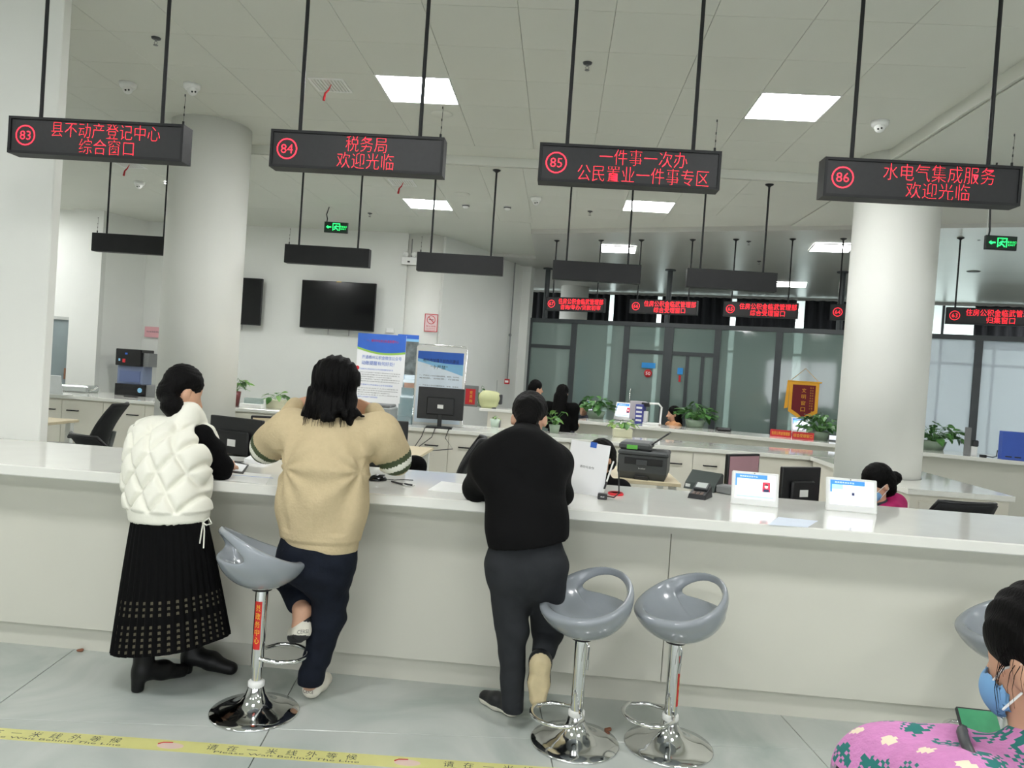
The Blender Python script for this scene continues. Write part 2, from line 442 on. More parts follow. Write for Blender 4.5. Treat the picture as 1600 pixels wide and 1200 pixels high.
mb = MB(); mb.box((-12, yA[-1], Z1), (2.845, 7.985, Z1 + .014)); mb.box((-12, -8, Z1), (2.845, yA[0], Z1 + .014)); mb.box((-12, yA[0], Z1), (xs[0], yA[-1], Z1 + .014))
mb.build('plain_field', 'ceil', ceil)
xL = [-2.177 + GX * i for i in range(-6, 3)]; xR = [.657 + GX * i for i in range(-2, 5)]
yB = [8.03 + .585 * j for j in range(0, 6)]
for X in (xL, xR):
    for i in range(len(X) - 1):
        for j in range(len(yB) - 1):
            x0, x1, y0, y1 = X[i], X[i + 1], yB[j], yB[j + 1]
            if x1 > -.5 and y1 > ys(x1) - .02: continue
            if x1 > 2.86: continue
            if X is xL and abs(x0 + 2.177) < .02 and j == 3: LIGHT_CELLS.append((x0, x1, y0, y1, Z2)); continue
            if X is xR and abs(x0 - .657) < .02 and j == 2: LIGHT_CELLS.append((x0, x1, y0, y1, Z2)); continue
            fit_panel(x0, x1, y0, y1, Z2)
fit_panel(xL[-1], xR[0], yB[0], yB[-1], Z2)
mb = MB(); mb.box((-12, 8.03, Z2), (xL[0], 14, Z2 + .014)); mb.box((xL[0], yB[-1], Z2), (-.56, 14, Z2 + .014))
mb.build('plain_field', 'ceil', ceil)

# recessed LED panels
lp_frame = MB(); lp_frame.box((0, 0, 0), (1, .02, .02)); lp_frame.box((0, .98, 0), (1, 1, .02)); lp_frame.box((0, .02, 0), (.02, .98, .02)); lp_frame.box((.98, .02, 0), (1, .98, .02))
lf_me = lp_frame.mesh('frame'); lf_me.materials.append(M['white_plastic'])
ld_me = MB().box((.02, .02, .006), (.98, .98, .02)).mesh('diffuser'); ld_me.materials.append(M['lamp'])
def light_panel(x0, x1, y0, y1, z, label, rz=0, drop=.004):
    t = thing('ceiling_light', label, 'ceiling light', (x0, y0, z - drop), rz, 'square ceiling light panels')
    for n, me in (('frame', lf_me), ('diffuser', ld_me)):
        o = obj(n, me, None, t); o.scale = (x1 - x0, y1 - y0, 1)
names = ['bright square ceiling light panel behind the second red sign from the left', 'bright square ceiling light panel, largest, between the two right-hand red signs',
         'square ceiling light panel with the far air vent beside it, above the wall television', 'square ceiling light panel just below the third red sign']
LC = sorted(LIGHT_CELLS, key=lambda c: (c[4] < 3.8, c[0]))
for c, nme in zip(LC, names): light_panel(*c, nme)
light_panel(.52, 1.08, 12.1, 12.7, Z3, 'small square ceiling light panel above the far red sign numbered 66', math.radians(-4), .024)
light_panel(3.45, 4.0, 10.95, 11.55, Z3, 'square ceiling light panel nearest the right round column', math.radians(-10), .024)
light_panel(4.1, 4.68, 15.2, 15.8, Z3, 'farthest and smallest ceiling light panel, over the glass partition', math.radians(-15), .024)
light_panel(-5.25, -4.66, 9.55, 10.14, Z2, 'added unseen ceiling light panel behind the left round column, brightening the far left walls', 0, .024)  # extra panel out of sight, added to brighten the far left walls
for x, y, l in ((9.3, 13.2, 'added unseen ceiling light panel brightening the milk panes, nearer the partition'), (9.3, 14.8, 'added unseen ceiling light panel brightening the milk panes, nearer the windows')): light_panel(x, x + GX, y, y + GY, Z3, l, 0, .024)  # two panels added off frame to light the milk panes from behind
k = 0
for x in (-4.55, -1.585, 1.375, 5.2):
    for y in (1.3, -2.2):
        k += 1
        light_panel(x, x + GX, y, y + GY, (Z1 if x < 2.8 else Z2) - .002, 'added unseen ceiling light panel behind the viewer, brightening the front counter', 0, .024)  # fill panels added behind the viewer to light the counter front
for x, y in ((-9.2, 8.2), (-9.2, 10.6), (6.0, 6.2), (8.2, 8.6), (-7.6, 4.2)):
    light_panel(x, x + GX, y, y + GY, (Z1 if y < 8 and x < 2.8 else Z2) - .002, 'added unseen ceiling light panel brightening the side of the hall', 0, .024)  # panels added outside the frame as fill light for the hall sides

# walls
wall('wall_left', [(-10, -7), (-10, 12.05)], 0, 4)
wall('wall_right', [(13, 20), (13, -7)], 0, 4)
wn = wall('wall_near', [(13, -7), (-10, -7)], 0, .9)
mb = MB(); mb.box((-10, -7.12, 2.9), (13, -7, 4)); mb.box((-10, -7.12, .9), (-5.5, -7, 2.9)); mb.box((8.5, -7.12, .9), (13, -7, 2.9)); mb.build('window_surround', 'wall', wn)
wi = struct(MB().box((-5.5, -7.08, .9), (8.5, -7.03, .95)).build('added_window', 'white_plastic'), 'added unseen window behind the viewer, letting daylight onto the front counter')  # opening added behind the viewer so daylight reaches the counter front
for x in np.arange(-5.5, 8.6, 2.0): MB().box((x - .03, -7.08, .95), (x + .03, -7.03, 2.9)).build('mullion', 'frame_metal', wi)
wb = wall('wall_back', [(-7.5, 12.05), (-7.99, 12.05)], 0, Z2 + .05); 
mb = MB(); mb.box((-10, 12.05, 0), (-8.42, 12.2, Z2 + .05)); mb.box((-8.42, 12.05, 2.02), (-7.97, 12.2, Z2 + .05)); mb.build('door_surround', 'wall', wb)
wall('wall_television', [(-2.6, 12.38), (-7.2, 12.72), (-7.5, 12.05)], 0, Z2 + .05, -.12, label='plain white wall behind the television')
wall('wall_side', [(-2.0, 12.5), (-.75, 15.4)], 0, Z2 + .05, .15)
for n, c, r, l in (('wall_column_left', (-3.6, 7.42), .375, 'white round column beside the woman in the quilted vest'), ('wall_column_right', (3.07, 7.42), .375, 'white round column behind the seated clerk with a bun'), ('wall_column_far', (-2.36, 12.72), .38, 'far white round column with a no-smoking notice')):
    mb = MB(); mb.lathe([(r, 0), (r, 4.0)], (c[0], c[1], 0), n=48); struct(mb.build(n, 'column'), l)
mb = MB(); mb.box((-4.6, 4.6, 0), (-3.23, 4.68, 4.0), b=.006); struct(mb.build('wall_pillar', 'column'), 'broad white pillar behind the counter at the left edge')
# seams of the rounded corner beside the far column
mb = MB(); mb.prism([(-.75, 15.4), (-.62, 15.35), (-.68, 15.12), (-.86, 15.18)], 0, Z3); struct(mb.build('trim_1', 'wall'))
# door in the back wall
d1 = struct(MB().box((-8.37, 12.06, 0), (-8.02, 12.1, 1.97)).build('door_1', mk('door_grey', (126, 138, 140), .5, var=.15, scale=1.4)), 'grey glass door in the far left wall')
mb = MB(); mb.box((-8.42, 12.03, 0), (-8.37, 12.12, 2.02)); mb.box((-8.02, 12.03, 0), (-7.97, 12.12, 2.02)); mb.box((-8.37, 12.03, 1.97), (-8.02, 12.12, 2.02)); mb.build('door_frame', mk('door_frame', (176, 180, 176), .4), d1)
MB().box((-8.1, 12.04, 1.0), (-8.07, 12.06, 1.18)).build('door_handle', mk('copper', (150, 110, 90), .3, .6), d1)

# far glazed partition on posts
PX0, PY0, PS = -.7, 15.35, -.35
PANG = math.atan(PS)
def part_pt(x): return (x, PY0 + PS * (x - PX0))
part = thing('glass_partition', 'grey-framed glass office partition across the back of the hall', 'partition', (PX0, PY0, 0), PANG)
PL = lambda x: (x - PX0) / math.cos(PANG)     # distance along partition
mb = MB(); mb.box((0, -.04, 2.64), (12.4, .04, 2.72)); mb.box((0, -.03, 0), (12.4, .03, .08)); mb.build('rail', 'frame_metal', part)
PXS = [-.64, .25, 1.25, 2.01, 2.85, 3.85, 4.93, 6.73, 8.3, 10.5]
for x in PXS:
    wd = .055 if x not in (2.01, 4.93) else .085
    MB().box((PL(x) - wd, -.035, .08), (PL(x) + wd, .035, 2.64)).build('post', 'frame_metal', part)
for a, b in ((-.64, .25), (1.25, 2.01), (2.01, 2.85), (4.93, 5.6)):
    MB().box((PL(a) + .05, -.03, 2.13), (PL(b) - .05, .03, 2.2)).build('transom', 'frame_metal', part)
M['glass_a'] = glassmat('frosted_glass', (134, 152, 146), .28, .08, .05)
M['glass_b'] = milkmat('milk_glass', (232, 238, 244), .2)
for a, b in zip(PXS[:-1], PXS[1:]):
    MB().box((PL(a) + .05, -.006, .08), (PL(b) - .05, .006, 2.64)).build('pane', 'glass_b' if a > 4.9 else 'glass_a', part)
MB().tube([(PL(1.4), -.05, 1.0), (PL(1.4), -.09, 1.05), (PL(1.4), -.09, 1.4), (PL(1.4), -.05, 1.45)], .012).build('door_handle', 'chrome', part)
for x, col in ((2.36, 'frame_metal'), (2.62, 'frame_metal')):
    MB().box((PL(x) - .03, -.03, .08), (PL(x) + .03, .03, 2.13)).build('door_stile', col, part)
for x in (-.35, 1.95, 4.75):
    px_, py_ = part_pt(x)
    mb = MB(); mb.cyl((px_, py_, 2.72), (px_, py_, Z3 - .02), .05); mb.cyl((px_, py_, Z3 - .02), (px_, py_, Z3), .1, n=20)
    tag(mb.build('support_post', 'frame_metal'), {-.35: 'grey steel post on top of the glass partition beside the side wall', 1.95: 'grey steel post above the partition, middle of three', 4.75: 'grey steel post above the partition beside the right column'}[x], 'post')

# far window wall with dark curtains
FX0, FY0, FS = -.5, 19.4, -.29
FANG = math.atan(FS)
fl = lambda x: (x - FX0) / math.cos(FANG)
fw = struct(MB().box((-4, 0, 0), (16, .15, .5)).build('wall_far', 'wall', None, (FX0, FY0, 0), FANG), 'low wall under the far windows')
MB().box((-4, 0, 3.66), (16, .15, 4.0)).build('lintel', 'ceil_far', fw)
win = struct(MB().box((-4, .05, .5), (16, .1, .56)).build('window_1', 'white_plastic', None, (FX0, FY0, 0), FANG), 'tall far window wall, bright with daylight')
for x in np.arange(-4, 16.1, 1.0): MB().box((x - .025, .05, .56), (x + .025, .1, 3.66)).build('mullion', 'frame_metal', win)
MB().box((-4, .05, 2.4), (16, .1, 2.46)).build('transom', 'frame_metal', win)
gm = glassmat('window_glass', (235, 240, 245), .92, .05)
for x in np.arange(-4, 15.9, 1.0): MB().box((x + .025, .07, .56), (x + .975, .08, 3.66)).build('pane', gm, win)
def curtain(x0, x1, label, z0=.04):
    n = int((x1 - x0) / .035); V = []
    for i in range(n + 1):
        x = x0 + (x1 - x0) * i / n; y = -.14 + .05 * math.sin(i * 1.05) + .015 * math.sin(i * .37)
        V += [(x, y, z0), (x, y, 3.66), (x, y + .012, z0), (x, y + .012, 3.66)]
    F = []
    for i in range(n):
        a, b = i * 4, i * 4 + 4
        F += [(a, b, b + 1, a + 1), (a + 2, a + 3, b + 3, b + 2), (a + 1, b + 1, b + 3, a + 3)]
    tag(MB().add(V, F, 0, True).build('curtain', 'curtain', None, (FX0, FY0, 0), FANG), label, 'curtain', 'dark curtains along the far windows')
gaps = [(-4, 1.72), (1.84, 2.9), (3.02, 4.6), (4.72, 6.02), (6.2, 8.55), (9.55, 12), (12.6, 16)]
cl = ['dark curtain at the far left beside the side wall', 'narrowest dark curtain, second from the side wall', 'dark curtain third from the side wall', 'dark curtain fourth from the side wall', 'dark curtain next to the right round column', 'dark curtain right of the bright far window', 'dark curtain farthest to the right, outside the picture']
for (a, b), l in zip(gaps, cl): curtain(a, b, l, .04 if a < 9 else 2.75)
mb = MB(); mb.lathe([(.33, 0), (.33, Z3)], (.25, 18.2, 0), n=32); struct(mb.build('wall_column_office', 'column'), 'white column standing inside the glazed office')
MB().box((PL(-.64) - 2.4, .0, 0), (PL(-.64) - .05, .1, Z3)).build('wall_office', 'wall', None, (PX0, PY0, 0), PANG)
struct(bpy.data.objects['wall_office'])
# ================================================================ counters
CT = 1.0
fc = thing('front_counter', 'long white front service counter with a recessed plinth', 'counter', (0, 0, 0))
for a, b in ((-6.2, -4.32), (-4.32, -1.85), (-1.85, .62), (.62, 3.09), (3.09, 5.6)):
    MB().box((a + .0015, 3.86, .13), (b - .0015, 3.9, CT - .06), b=.002).build('front_panel', 'counter', fc)
MB().box((-6.2, 3.905, .0), (5.6, 3.94, .13)).build('plinth', 'counter', fc)
MB().box((-6.2, 3.79, CT - .105), (5.6, 3.9, CT - .055)).build('under_ledge', 'counter', fc)
MB().box((-6.2, 4.5, .0), (5.6, 4.54, CT - .055)).build('rear_panel', 'counter', fc)
wt = MB().box((-6.2, 3.68, CT - .055), (5.6, 4.6, CT), b=.006).build('front_worktop', 'worktop')
tag(wt, 'glossy white stone worktop of the front counter where people lean', 'worktop')

def cabinets(name, label, x0, x1, y, depth, z, n, wlabel, handles=True, skip=()):
    t = thing(name, label, 'cabinet', (x0, y, 0))
    W = x1 - x0
    MB().box((0, .02, 0), (W, depth, z - .05)).build('body', 'cabinet', t)
    dw = W / n
    for i in range(n):
        d = MB().box((i * dw + .003, 0, .08), ((i + 1) * dw - .003, .02, z - .065), b=.002).build('door', 'cabinet', t)
        if handles and i not in skip:
            hx = (i + .72) * dw if i % 2 == 0 else (i + .28) * dw
            hz = z - .2
            mb = MB(); mb.tube([(hx - .075, 0, hz), (hx - .075, -.028, hz), (hx + .075, -.028, hz), (hx + .075, 0, hz)], .008, n=6); mb.build('handle', 'black_metal', d)
    w_ = MB().box((x0 - .02, y - .04, z - .045), (x1 + .02, y + depth + .03, z), b=.004).build('rear_worktop', 'worktop')
    tag(w_, wlabel, 'worktop'); return t
cabinets('rear_cabinet', 'long white rear cabinet run with black bar handles behind the clerks', -1.95, 3.75, 8.9, .85, .9, 8, 'white worktop on the rear cabinets below the far signs')
cabinets('rear_cabinet', 'white cabinet run at the left under the laptop', -8.4, -2.6, 9.9, 1.05, .9, 10, 'white worktop at the left carrying the laptop and two plants')
rc = thing('return_counter', 'white return counter wrapping the right round column', 'counter', (2.92, 6.42, 0))
MB().box((.03, .03, 0), (.82, .56, .855)).build('body', 'cabinet', rc)
MB().box((.03, 1.42, 0), (.82, 2.42, .855)).build('body', 'cabinet', rc)
MB().box((.78, .56, 0), (.82, 1.42, .855)).build('outer_panel', 'cabinet', rc)
MB().box((.1, .018, .1), (.75, .03, .8), b=.003).build('front_panel', 'cabinet', rc)
MB().box((.018, .06, .1), (.03, .54, .8), b=.003).build('side_panel', 'cabinet', rc)
cx, cy, cr = 3.07, 7.42, .385; a0 = math.acos((2.92 - cx) / cr)
ring = [(cx + cr * math.cos(a0 - 2 * a0 * k / 24), cy + cr * math.sin(a0 - 2 * a0 * k / 24)) for k in range(25)]
poly_mb = MB(); up_, dn_ = ring[:13], ring[12:]
poly_mb.prism([(2.92, 8.85)] + up_ + [(3.77, cy), (3.77, 8.85)], .855, .9); poly_mb.prism([(3.77, cy)] + dn_ + [(2.92, 6.42), (3.77, 6.42)], .855, .9)
tag(poly_mb.build('return_worktop', 'worktop'), 'glossy white worktop end beside the right round column', 'worktop')
# far counter (row three), turned with the far half of the hall
R3X, R3Y, R3S = .41, 11.72, -.357
R3A = math.atan(R3S)
def r3(d, off, z=0):   # d along the counter from its left end, off towards the back
    c, s_ = math.cos(R3A), math.sin(R3A); x0, y0 = .25, R3Y + R3S * (.25 - R3X)
    return Vector((x0 + d * c - off * s_, y0 + d * s_ + off * c, z))
f3 = thing('far_counter', 'far white service counter under the small red signs', 'counter', r3(0, 0), R3A)
MB().box((0.02, .12, 0), (9, .16, .9)).build('front_panel', 'counter', f3)
MB().box((0.02, .16, 0), (.06, .8, .9)).build('end_panel', 'counter', f3)
w3 = MB().box((0, 0, .9), (9, .85, .95), b=.004).build('far_worktop', 'worktop', None, r3(0, 0), R3A)
tag(w3, 'white worktop of the far counter with monitors and plants', 'worktop')
# small cabinet with a latch beyond the rear run
c = PZ(727, 640, 1.08)
t = thing('gate_cabinet', 'low white hinged counter gate beside the yellow-green desk fan', 'cabinet', (-.95, 10.6, 0))
MB().box((0, 0, 0), (.64, .4, 1.05), b=.003).build('body', 'cabinet', t); MB().box((-.12, -.03, 1.05), (.5, .42, 1.09), b=.004).build('top', 'worktop', t)
MB().box((.16, -.02, .78), (.19, 0, .95)).build('latch', 'grey_plastic', t)

# ================================================================ desks
def desk(label, x0, x1, y0, y1, z=.75):
    t = thing('desk', label, 'desk', (x0, y0, 0)); W, D = x1 - x0, y1 - y0
    MB().box((0, 0, z - .03), (W, D, z), b=.003).build('desktop', 'wood', t)
    for x in (.03, W - .09):
        for y in (.05, D - .11): MB().box((x, y, 0), (x + .06, y + .06, z - .03)).build('leg', 'white_plastic', t)
    return t
desk('light wooden staff desk at the left with a dark monitor', -6.3, -5.4, 7.0, 8.35)
desk('light wooden staff desk behind the woman in the beige sweater', -2.6, -1.3, 6.3, 8.2)
desk('light wooden desk carrying the printer', .2, 1.08, 6.4, 7.3, .8)
desk('pale wooden desk with the lime-green cup', .95, 1.85, 5.0, 5.9, .76)
desk('staff desk behind the counter below the black monitor', -2.6, -.9, 4.75, 5.5)

# ================================================================ hanging LED signs
def hang_sign(name, label, x0, y, w, zt, h, ceilz, rot=0, lines=None, num=None, group=None, rods=(.15, .85), ant=1, dep=.1, led='red_led', th=(-.026, -.026)):
    t = thing(name, label, 'LED sign', (x0, y, zt - h), rot, group)
    mb = MB(); mb.box((0, 0, 0), (w, dep, h), b=.004)
    if lines: 
        mb = MB(); e = .014; mb.box((0, .012, 0), (w, dep, h)); mb.box((0, 0, 0), (w, .012, e)); mb.box((0, 0, h - e), (w, .012, h)); mb.box((0, 0, e), (e, .012, h - e)); mb.box((w - e, 0, e), (w, .012, h - e))
    mb.build('housing', 'black_metal', t)
    for rx in rods:
        r = MB(); r.cyl((rx * w, dep / 2, h), (rx * w, dep / 2, h + ceilz - zt - .02), .0105, n=10); r.lathe([(.012, 0), (.02, .01), (.04, .02), (.045, .03)], (rx * w, dep / 2, h + ceilz - zt - .03), n=16)
        r.build('hanging_rod', 'black_metal', t)
    if ant:
        ax = w - .03 if ant > 0 else .03
        a = MB(); a.cyl((ax, dep / 2, h), (ax + .004, dep / 2, h + .17), .0012, n=5); a.cyl((ax, dep / 2, h), (ax, dep / 2, h + .03), .006, n=8)
        for q in (.06, .1, .165): a.cyl((ax + .0015, dep / 2, h + q), (ax + .0015, dep / 2, h + q + .012), .003, n=6)
        a.build('antenna', 'black_metal', t)
    if lines:
        scr = MB().box((.014, .008, .014), (w - .014, .012, h - .014)).build('display', 'led_black', t)
        m = MB(); cx, R = .092 * w / .95, h * .275
        n = 40
        V = []; 
        for k in range(n):
            an = 2 * math.pi * k / n
            for rr in (R, R - .0055): V.append((cx + rr * math.cos(an), .0065, h * .5 + rr * math.sin(an)))
        m.add(V, [(2 * k, 2 * ((k + 1) % n), 2 * ((k + 1) % n) + 1, 2 * k + 1) for k in range(n)])
        m.build('ring', led, t); m = MB()
        put_text(m, num, cx, h * .5, height=R * .85, y=.0065, thin=-.014)
        for s, cxx, cz, wd, hh in lines:
            q = MB(); put_text(q, s, cxx * w, cz * h, width=wd * w, height=hh * h, y=.0065, thin=th[0]); q.build('lettering', led, t)['kind'] = 'stuff'
        m.build('number', led, t)['label'] = 'glowing red window number'
    return t
SL = ['large red LED sign box at the far left, reading 县不动产登记中心 綜合窗口'.replace('綜', '综'), 'large red LED sign box reading 税务局 欢迎光临, above the woman in the beige sweater', 'large red LED sign box reading 一件事一次办 公民置业一件事专区, above the man in black', 'large red LED sign box at the right in front of the round column, reading 水电气集成服务']
rows = [(-3.085, .985, '83', [('县不动产登记中心', .555, .71, .62, .4), ('综合窗口', .565, .28, .31, .4)]),
        (-1.62, .935, '84', [('税务局', .555, .72, .235, .4), ('欢迎光临', .555, .28, .325, .41)]),
        (-.18, .94, '85', [('一件事一次办', .575, .72, .48, .4), ('公民置业一件事专区', .58, .28, .72, .41)]),
        (1.283, .975, '86', [('水电气集成服务', .585, .71, .56, .42), ('欢迎光临', .585, .27, .32, .4)])]
for x0, wd, num, ln in rows:
    hang_sign('hanging_sign', SL.pop(0), x0, 4.0, wd, 2.848, .2, Z1, 0, ln, num, 'large red LED signs over the front counter')
back = [(-5.22, 'dark back of a hanging sign partly behind the left round column', -1), (-3.05, 'dark back of a hanging sign above the wall television', -1), (-1.6, 'dark back of a hanging sign in front of the far round column', -1),
        (-.14, 'dark back of a hanging sign, second from the right', 0), (1.27, 'dark back of a hanging sign nearest the right round column', 0)]
for x0, l, an in back:
    hang_sign('hanging_sign', l, x0, 8.1, .93, 2.845, .2, Z2, 0, None, None, 'dark sign backs over the rear cabinets', ant=an)
R4 = lambda x: 11.93 - .37 * (x + .2)
SA = math.atan(-.37)
far = [(853, '67', [('住房公积金临武管理部', .6, .71, .76, .4), ('咨询/导办/贷款初审', .6, .28, .68, .36)]), (984, '66', [('住房公积金临武管理部', .6, .71, .76, .4), ('综合受理窗口', .6, .28, .46, .38)]),
       (1131, '65', [('住房公积金临武管理部', .6, .71, .76, .4), ('综合受理窗口', .6, .28, .46, .38)]), (1298, '64', [('住房公积金临武管理部', .6, .71, .76, .4), ('综合受理窗口', .6, .28, .46, .38)]),
       (1480, '63', [('住房公积金临武管理部', .6, .71, .76, .4), ('归集窗口', .6, .28, .3, .38)])]
FL = ['small far red LED sign nearest the side wall, leftmost of its row', 'small far red LED sign second from the side wall', 'small far red LED sign in the middle of its row, third from the side wall', 'small far red LED sign half hidden by the right round column', 'small far red LED sign to the right of the round column']
for u, num, ln in far:
    d = CR @ np.array(((u - 800) / FPX, -(470 - 600) / FPX, -1)); k = (11.93 - .37 * .2) / (d[1] + .37 * d[0]); p = d * k
    hang_sign('hanging_sign', FL.pop(0), p[0], p[1], 1.0 if num != '67' else .95, 2.83, .21, Z3, SA, ln, num, 'small red LED signs over the far counter', ant=0, rods=(.1, .86), led='red_led_far', th=(-.014, -.014))
# ================================================================ bar stools
def seat_mesh():
    s = SDF((-.27, -.27, -.03), (.27, .27, .36), .005, .02)
    s.ell((0, 0, .2), (.222, .215, .2))
    g = np.meshgrid(*[(s.lo[i] + s.res * np.arange(s.n[i])).astype(np.float32) for i in range(3)], indexing='ij')
    pl = (g[2] - (.2 + .46 * g[1])) / 1.1
    pl = pl - .012 * np.cos(np.arctan2(g[0], g[1]) * 2)
    def smax(a, b, k): h = np.clip(.5 - .5 * (b - a) / k, 0, 1); return b * (1 - h) + a * h + k * h * (1 - h)
    d = smax(s.d, pl, .02)
    inner = SDF(s.lo, s.hi, .005, 0); inner.ell((0, -.012, .262), (.205, .192, .19)); I = inner.d[:d.shape[0], :d.shape[1], :d.shape[2]]
    d = smax(d, -I, .016)
    e = np.sqrt((g[0] / .15) ** 2 + ((g[2] - (.2 + .46 * g[1]) + .085) / .05) ** 2)
    hole = (e - 1) * .05; hole = np.maximum(hole, .1 - g[1])
    d = smax(d, -hole, .02)
    s.d = d.astype(np.float32)
    return s.mesh('seat', smooth=2)
mm('sticker_red', (206, 36, 34), .5)
mm('sticker_yellow', (240, 205, 60), .5)
def make_stool(label, loc, rotz, zs, sticker=None):
    t = thing('bar_stool', label, 'bar stool', loc, 0, 'grey bar stools along the front counter')
    o = obj('seat', SEAT, None, t, (0, 0, zs), rotz)
    b = MB(); b.lathe([(.0, 0), (.198, 0), (.2, .006), (.196, .011), (.15, .02), (.1, .036), (.065, .06), (.045, .09), (.036, .12), (.034, .128), (0, .128)], n=48); b.build('base', 'chrome', t)
    zb = zs - .36
    b = MB(); b.lathe([(.034, .12), (.037, .128), (.037, .145), (.03, .15)], n=24); b.build('collar', 'white_plastic', t)
    MB().cyl((0, 0, .12), (0, 0, zb + .05), .0225, n=24).build('lower_pole', 'chrome', t)
    MB().cyl((0, 0, zb), (0, 0, zs + .02), .0285, n=24).build('upper_pole', 'chrome', t)
    MB().cyl((0, 0, zs - .006), (0, 0, zs + .03), .045, .06, n=24).build('seat_plate', 'black_metal', t)
    d = Vector((math.sin(rotz), -math.cos(rotz), 0)); e = Vector((math.cos(rotz), math.sin(rotz), 0))
    z = zb + .04; pts = []
    for k in range(25):
        a = -math.pi * .5 + math.pi * k / 24 ; pts.append(d * (.1 + .13 * math.cos(a)) + e * (.125 * math.sin(a)) + Vector((0, 0, z + (.0 if 3 < k < 21 else .0))))
    pts = [e * -.02 + Vector((0, 0, z))] + [d * .06 + e * -.1 + Vector((0, 0, z))] + pts[2:-2] + [d * .06 + e * .1 + Vector((0, 0, z))] + [e * .02 + Vector((0, 0, z))]
    MB().tube(pts, .0095, n=10).build('foot_ring', 'chrome', t)
    l = MB(); l.tube([e * .02 + Vector((0, 0, zs)), e * .05 + Vector((0, 0, zs - .03)), e * .075 + d * .03 + Vector((0, 0, zs - .1))], .004, n=6); l.cyl(e * .068 + d * .02 + Vector((0, 0, zs - .075)), e * .078 + d * .033 + Vector((0, 0, zs - .115)), .006, n=8)
    l.build('lever', 'chrome', t)
    if sticker:
        az, z0, z1 = sticker; n = 6; V = []
        for k in range(n + 1):
            a = az + (k / n - .5) * 1.15
            for zz in (z0, z1): V.append((.0292 * math.cos(a), .0292 * math.sin(a), zz))
        st = MB().add(V, [(2 * k, 2 * k + 2, 2 * k + 3, 2 * k + 1) for k in range(n)], 0, True).build('sticker', 'sticker_red', t)
        q = MB(); 
        for i, ch in enumerate('县政务中心'):
            V, F = textmesh(ch, width=.022, height=.03)
            W = []
            for (x, y, _) in V:
                a = az + x / .0296; W.append((.0297 * math.cos(a), .0297 * math.sin(a), z1 - .03 - i * (z1 - z0 - .05) / 4.6 + y))
            q.add(W, F)
        q = q.build('sticker_text', 'sticker_yellow', st); q['kind'] = 'stuff'
    return t
SEAT = seat_mesh(); SEAT.materials.append(M['stool_grey'])
make_stool('grey bar stool whose footring the woman in the beige sweater rests a foot on', (-1.285, 3.4, 0), math.radians(128), .575, (-math.pi * .5 - .05, .3, .52))
make_stool('grey bar stool beside the man in black, its backrest loop facing the right', (.185, 3.41, 0), math.radians(-48), .475)
make_stool('grey bar stool standing alone right of the other one, red sticker on its pole', (.61, 3.46, 0), math.radians(-62), .48, (-.35, .19, .42))
make_stool('grey bar stool behind the person in the pink sweater', (2.06, 3.5, 0), math.radians(-80), .5)

# ================================================================ ceiling fittings
def sprinkler(u, v, z, label):
    p = PZ(u, v, z); mb = MB()
    t = thing('sprinkler', label, 'sprinkler', (p.x, p.y, z))
    MB().lathe([(.0, 0), (.034, 0), (.03, -.01), (.012, -.014), (0, -.014)][::-1], n=16).build('plate', 'dark_grey', t)
    mb = MB(); mb.cyl((0, 0, -.012), (0, 0, -.025), .008, n=8)
    for s in (-1, 1): mb.tube([(s * .006, 0, -.025), (s * .012, 0, -.035), (s * .004, 0, -.052)], .002, n=5)
    mb.lathe([(0, -.056), (.017, -.055), (.017, -.052), (0, -.052)], n=12)
    mb.build('head', 'grey_plastic', t)
for u, v, z, l in ((244, 59, Z1, 'black fire sprinkler above the first red sign'), (918, 98, Z1, 'metal fire sprinkler above the third red sign'), (578, 333, Z2, 'fire sprinkler beside the left green exit sign'),
                   (922, 330, Z2, 'fire sprinkler left of the ceiling light under the third red sign'), (1530, 369, Z2, 'fire sprinkler beside the right green exit sign'), (1170, 377, Z3, 'fire sprinkler over the far sign row, near the middle'), (1186, 408, Z3, 'farthest fire sprinkler, over the glass partition')):
    sprinkler(u, v, z, l)
def dome(u, v, z, label, az=0.5):
    p = PZ(u, v, z); t = thing('dome_camera', label, 'camera', (p.x, p.y, z), az)
    MB().lathe([(.0, -.05), (.05, -.048), (.066, -.03), (.07, 0), (0, 0)], n=24).build('base', 'white_plastic', t)
    MB().ball((0, -.02, -.055), .042, 10).build('dome', 'white_plastic', t)
    e = MB(); e.ball((-.013, -.052, -.075), .0085, 6); e.ball((.011, -.055, -.07), .0085, 6); e = e.build('lens', 'black_gloss', t); e['kind'] = 'stuff'
dome(200, 130, Z1, 'white dome camera left of the left round column, nearest', .5); dome(300, 132, Z1, 'white dome camera right above the left round column', .8)
dome(1375, 190, Z1, 'white dome camera near the right round column', -.3); dome(838, 309, Z2, 'white dome camera left of the third red sign', .1); dome(218, 284, Z2, 'white dome camera below the first red sign', .3)
def vent(u0, v0, w_, z, label, ribbon=True):
    p = PZ(u0, v0, z); t = thing('air_vent', label, 'air vent', (p.x, p.y, z - .006))
    f = MB(); f.box((0, 0, 0), (w_, .02, .01)); f.box((0, w_ - .02, 0), (w_, w_, .01)); f.box((0, .02, 0), (.02, w_ - .02, .01)); f.box((w_ - .02, .02, 0), (w_, w_ - .02, .01)); f.build('frame', 'white_plastic', t)
    MB().box((.02, .02, .007), (w_ - .02, w_ - .02, .01)).build('backing', 'dark_grey', t)
    for k in range(9):
        x = .035 + k * (w_ - .07) / 8; MB().box((x - .006, .02, 0), (x + .006, w_ - .02, .004)).build('slat', 'white_plastic', t)
    if ribbon: MB().tube([(w_ * .55, w_ * .4, .0), (w_ * .5, w_ * .35, -.05), (w_ * .42, w_ * .33, -.08), (w_ * .4, w_ * .3, -.14)], [.003, .007, .009, .012], n=6).build('ribbon', 'red_print', t)
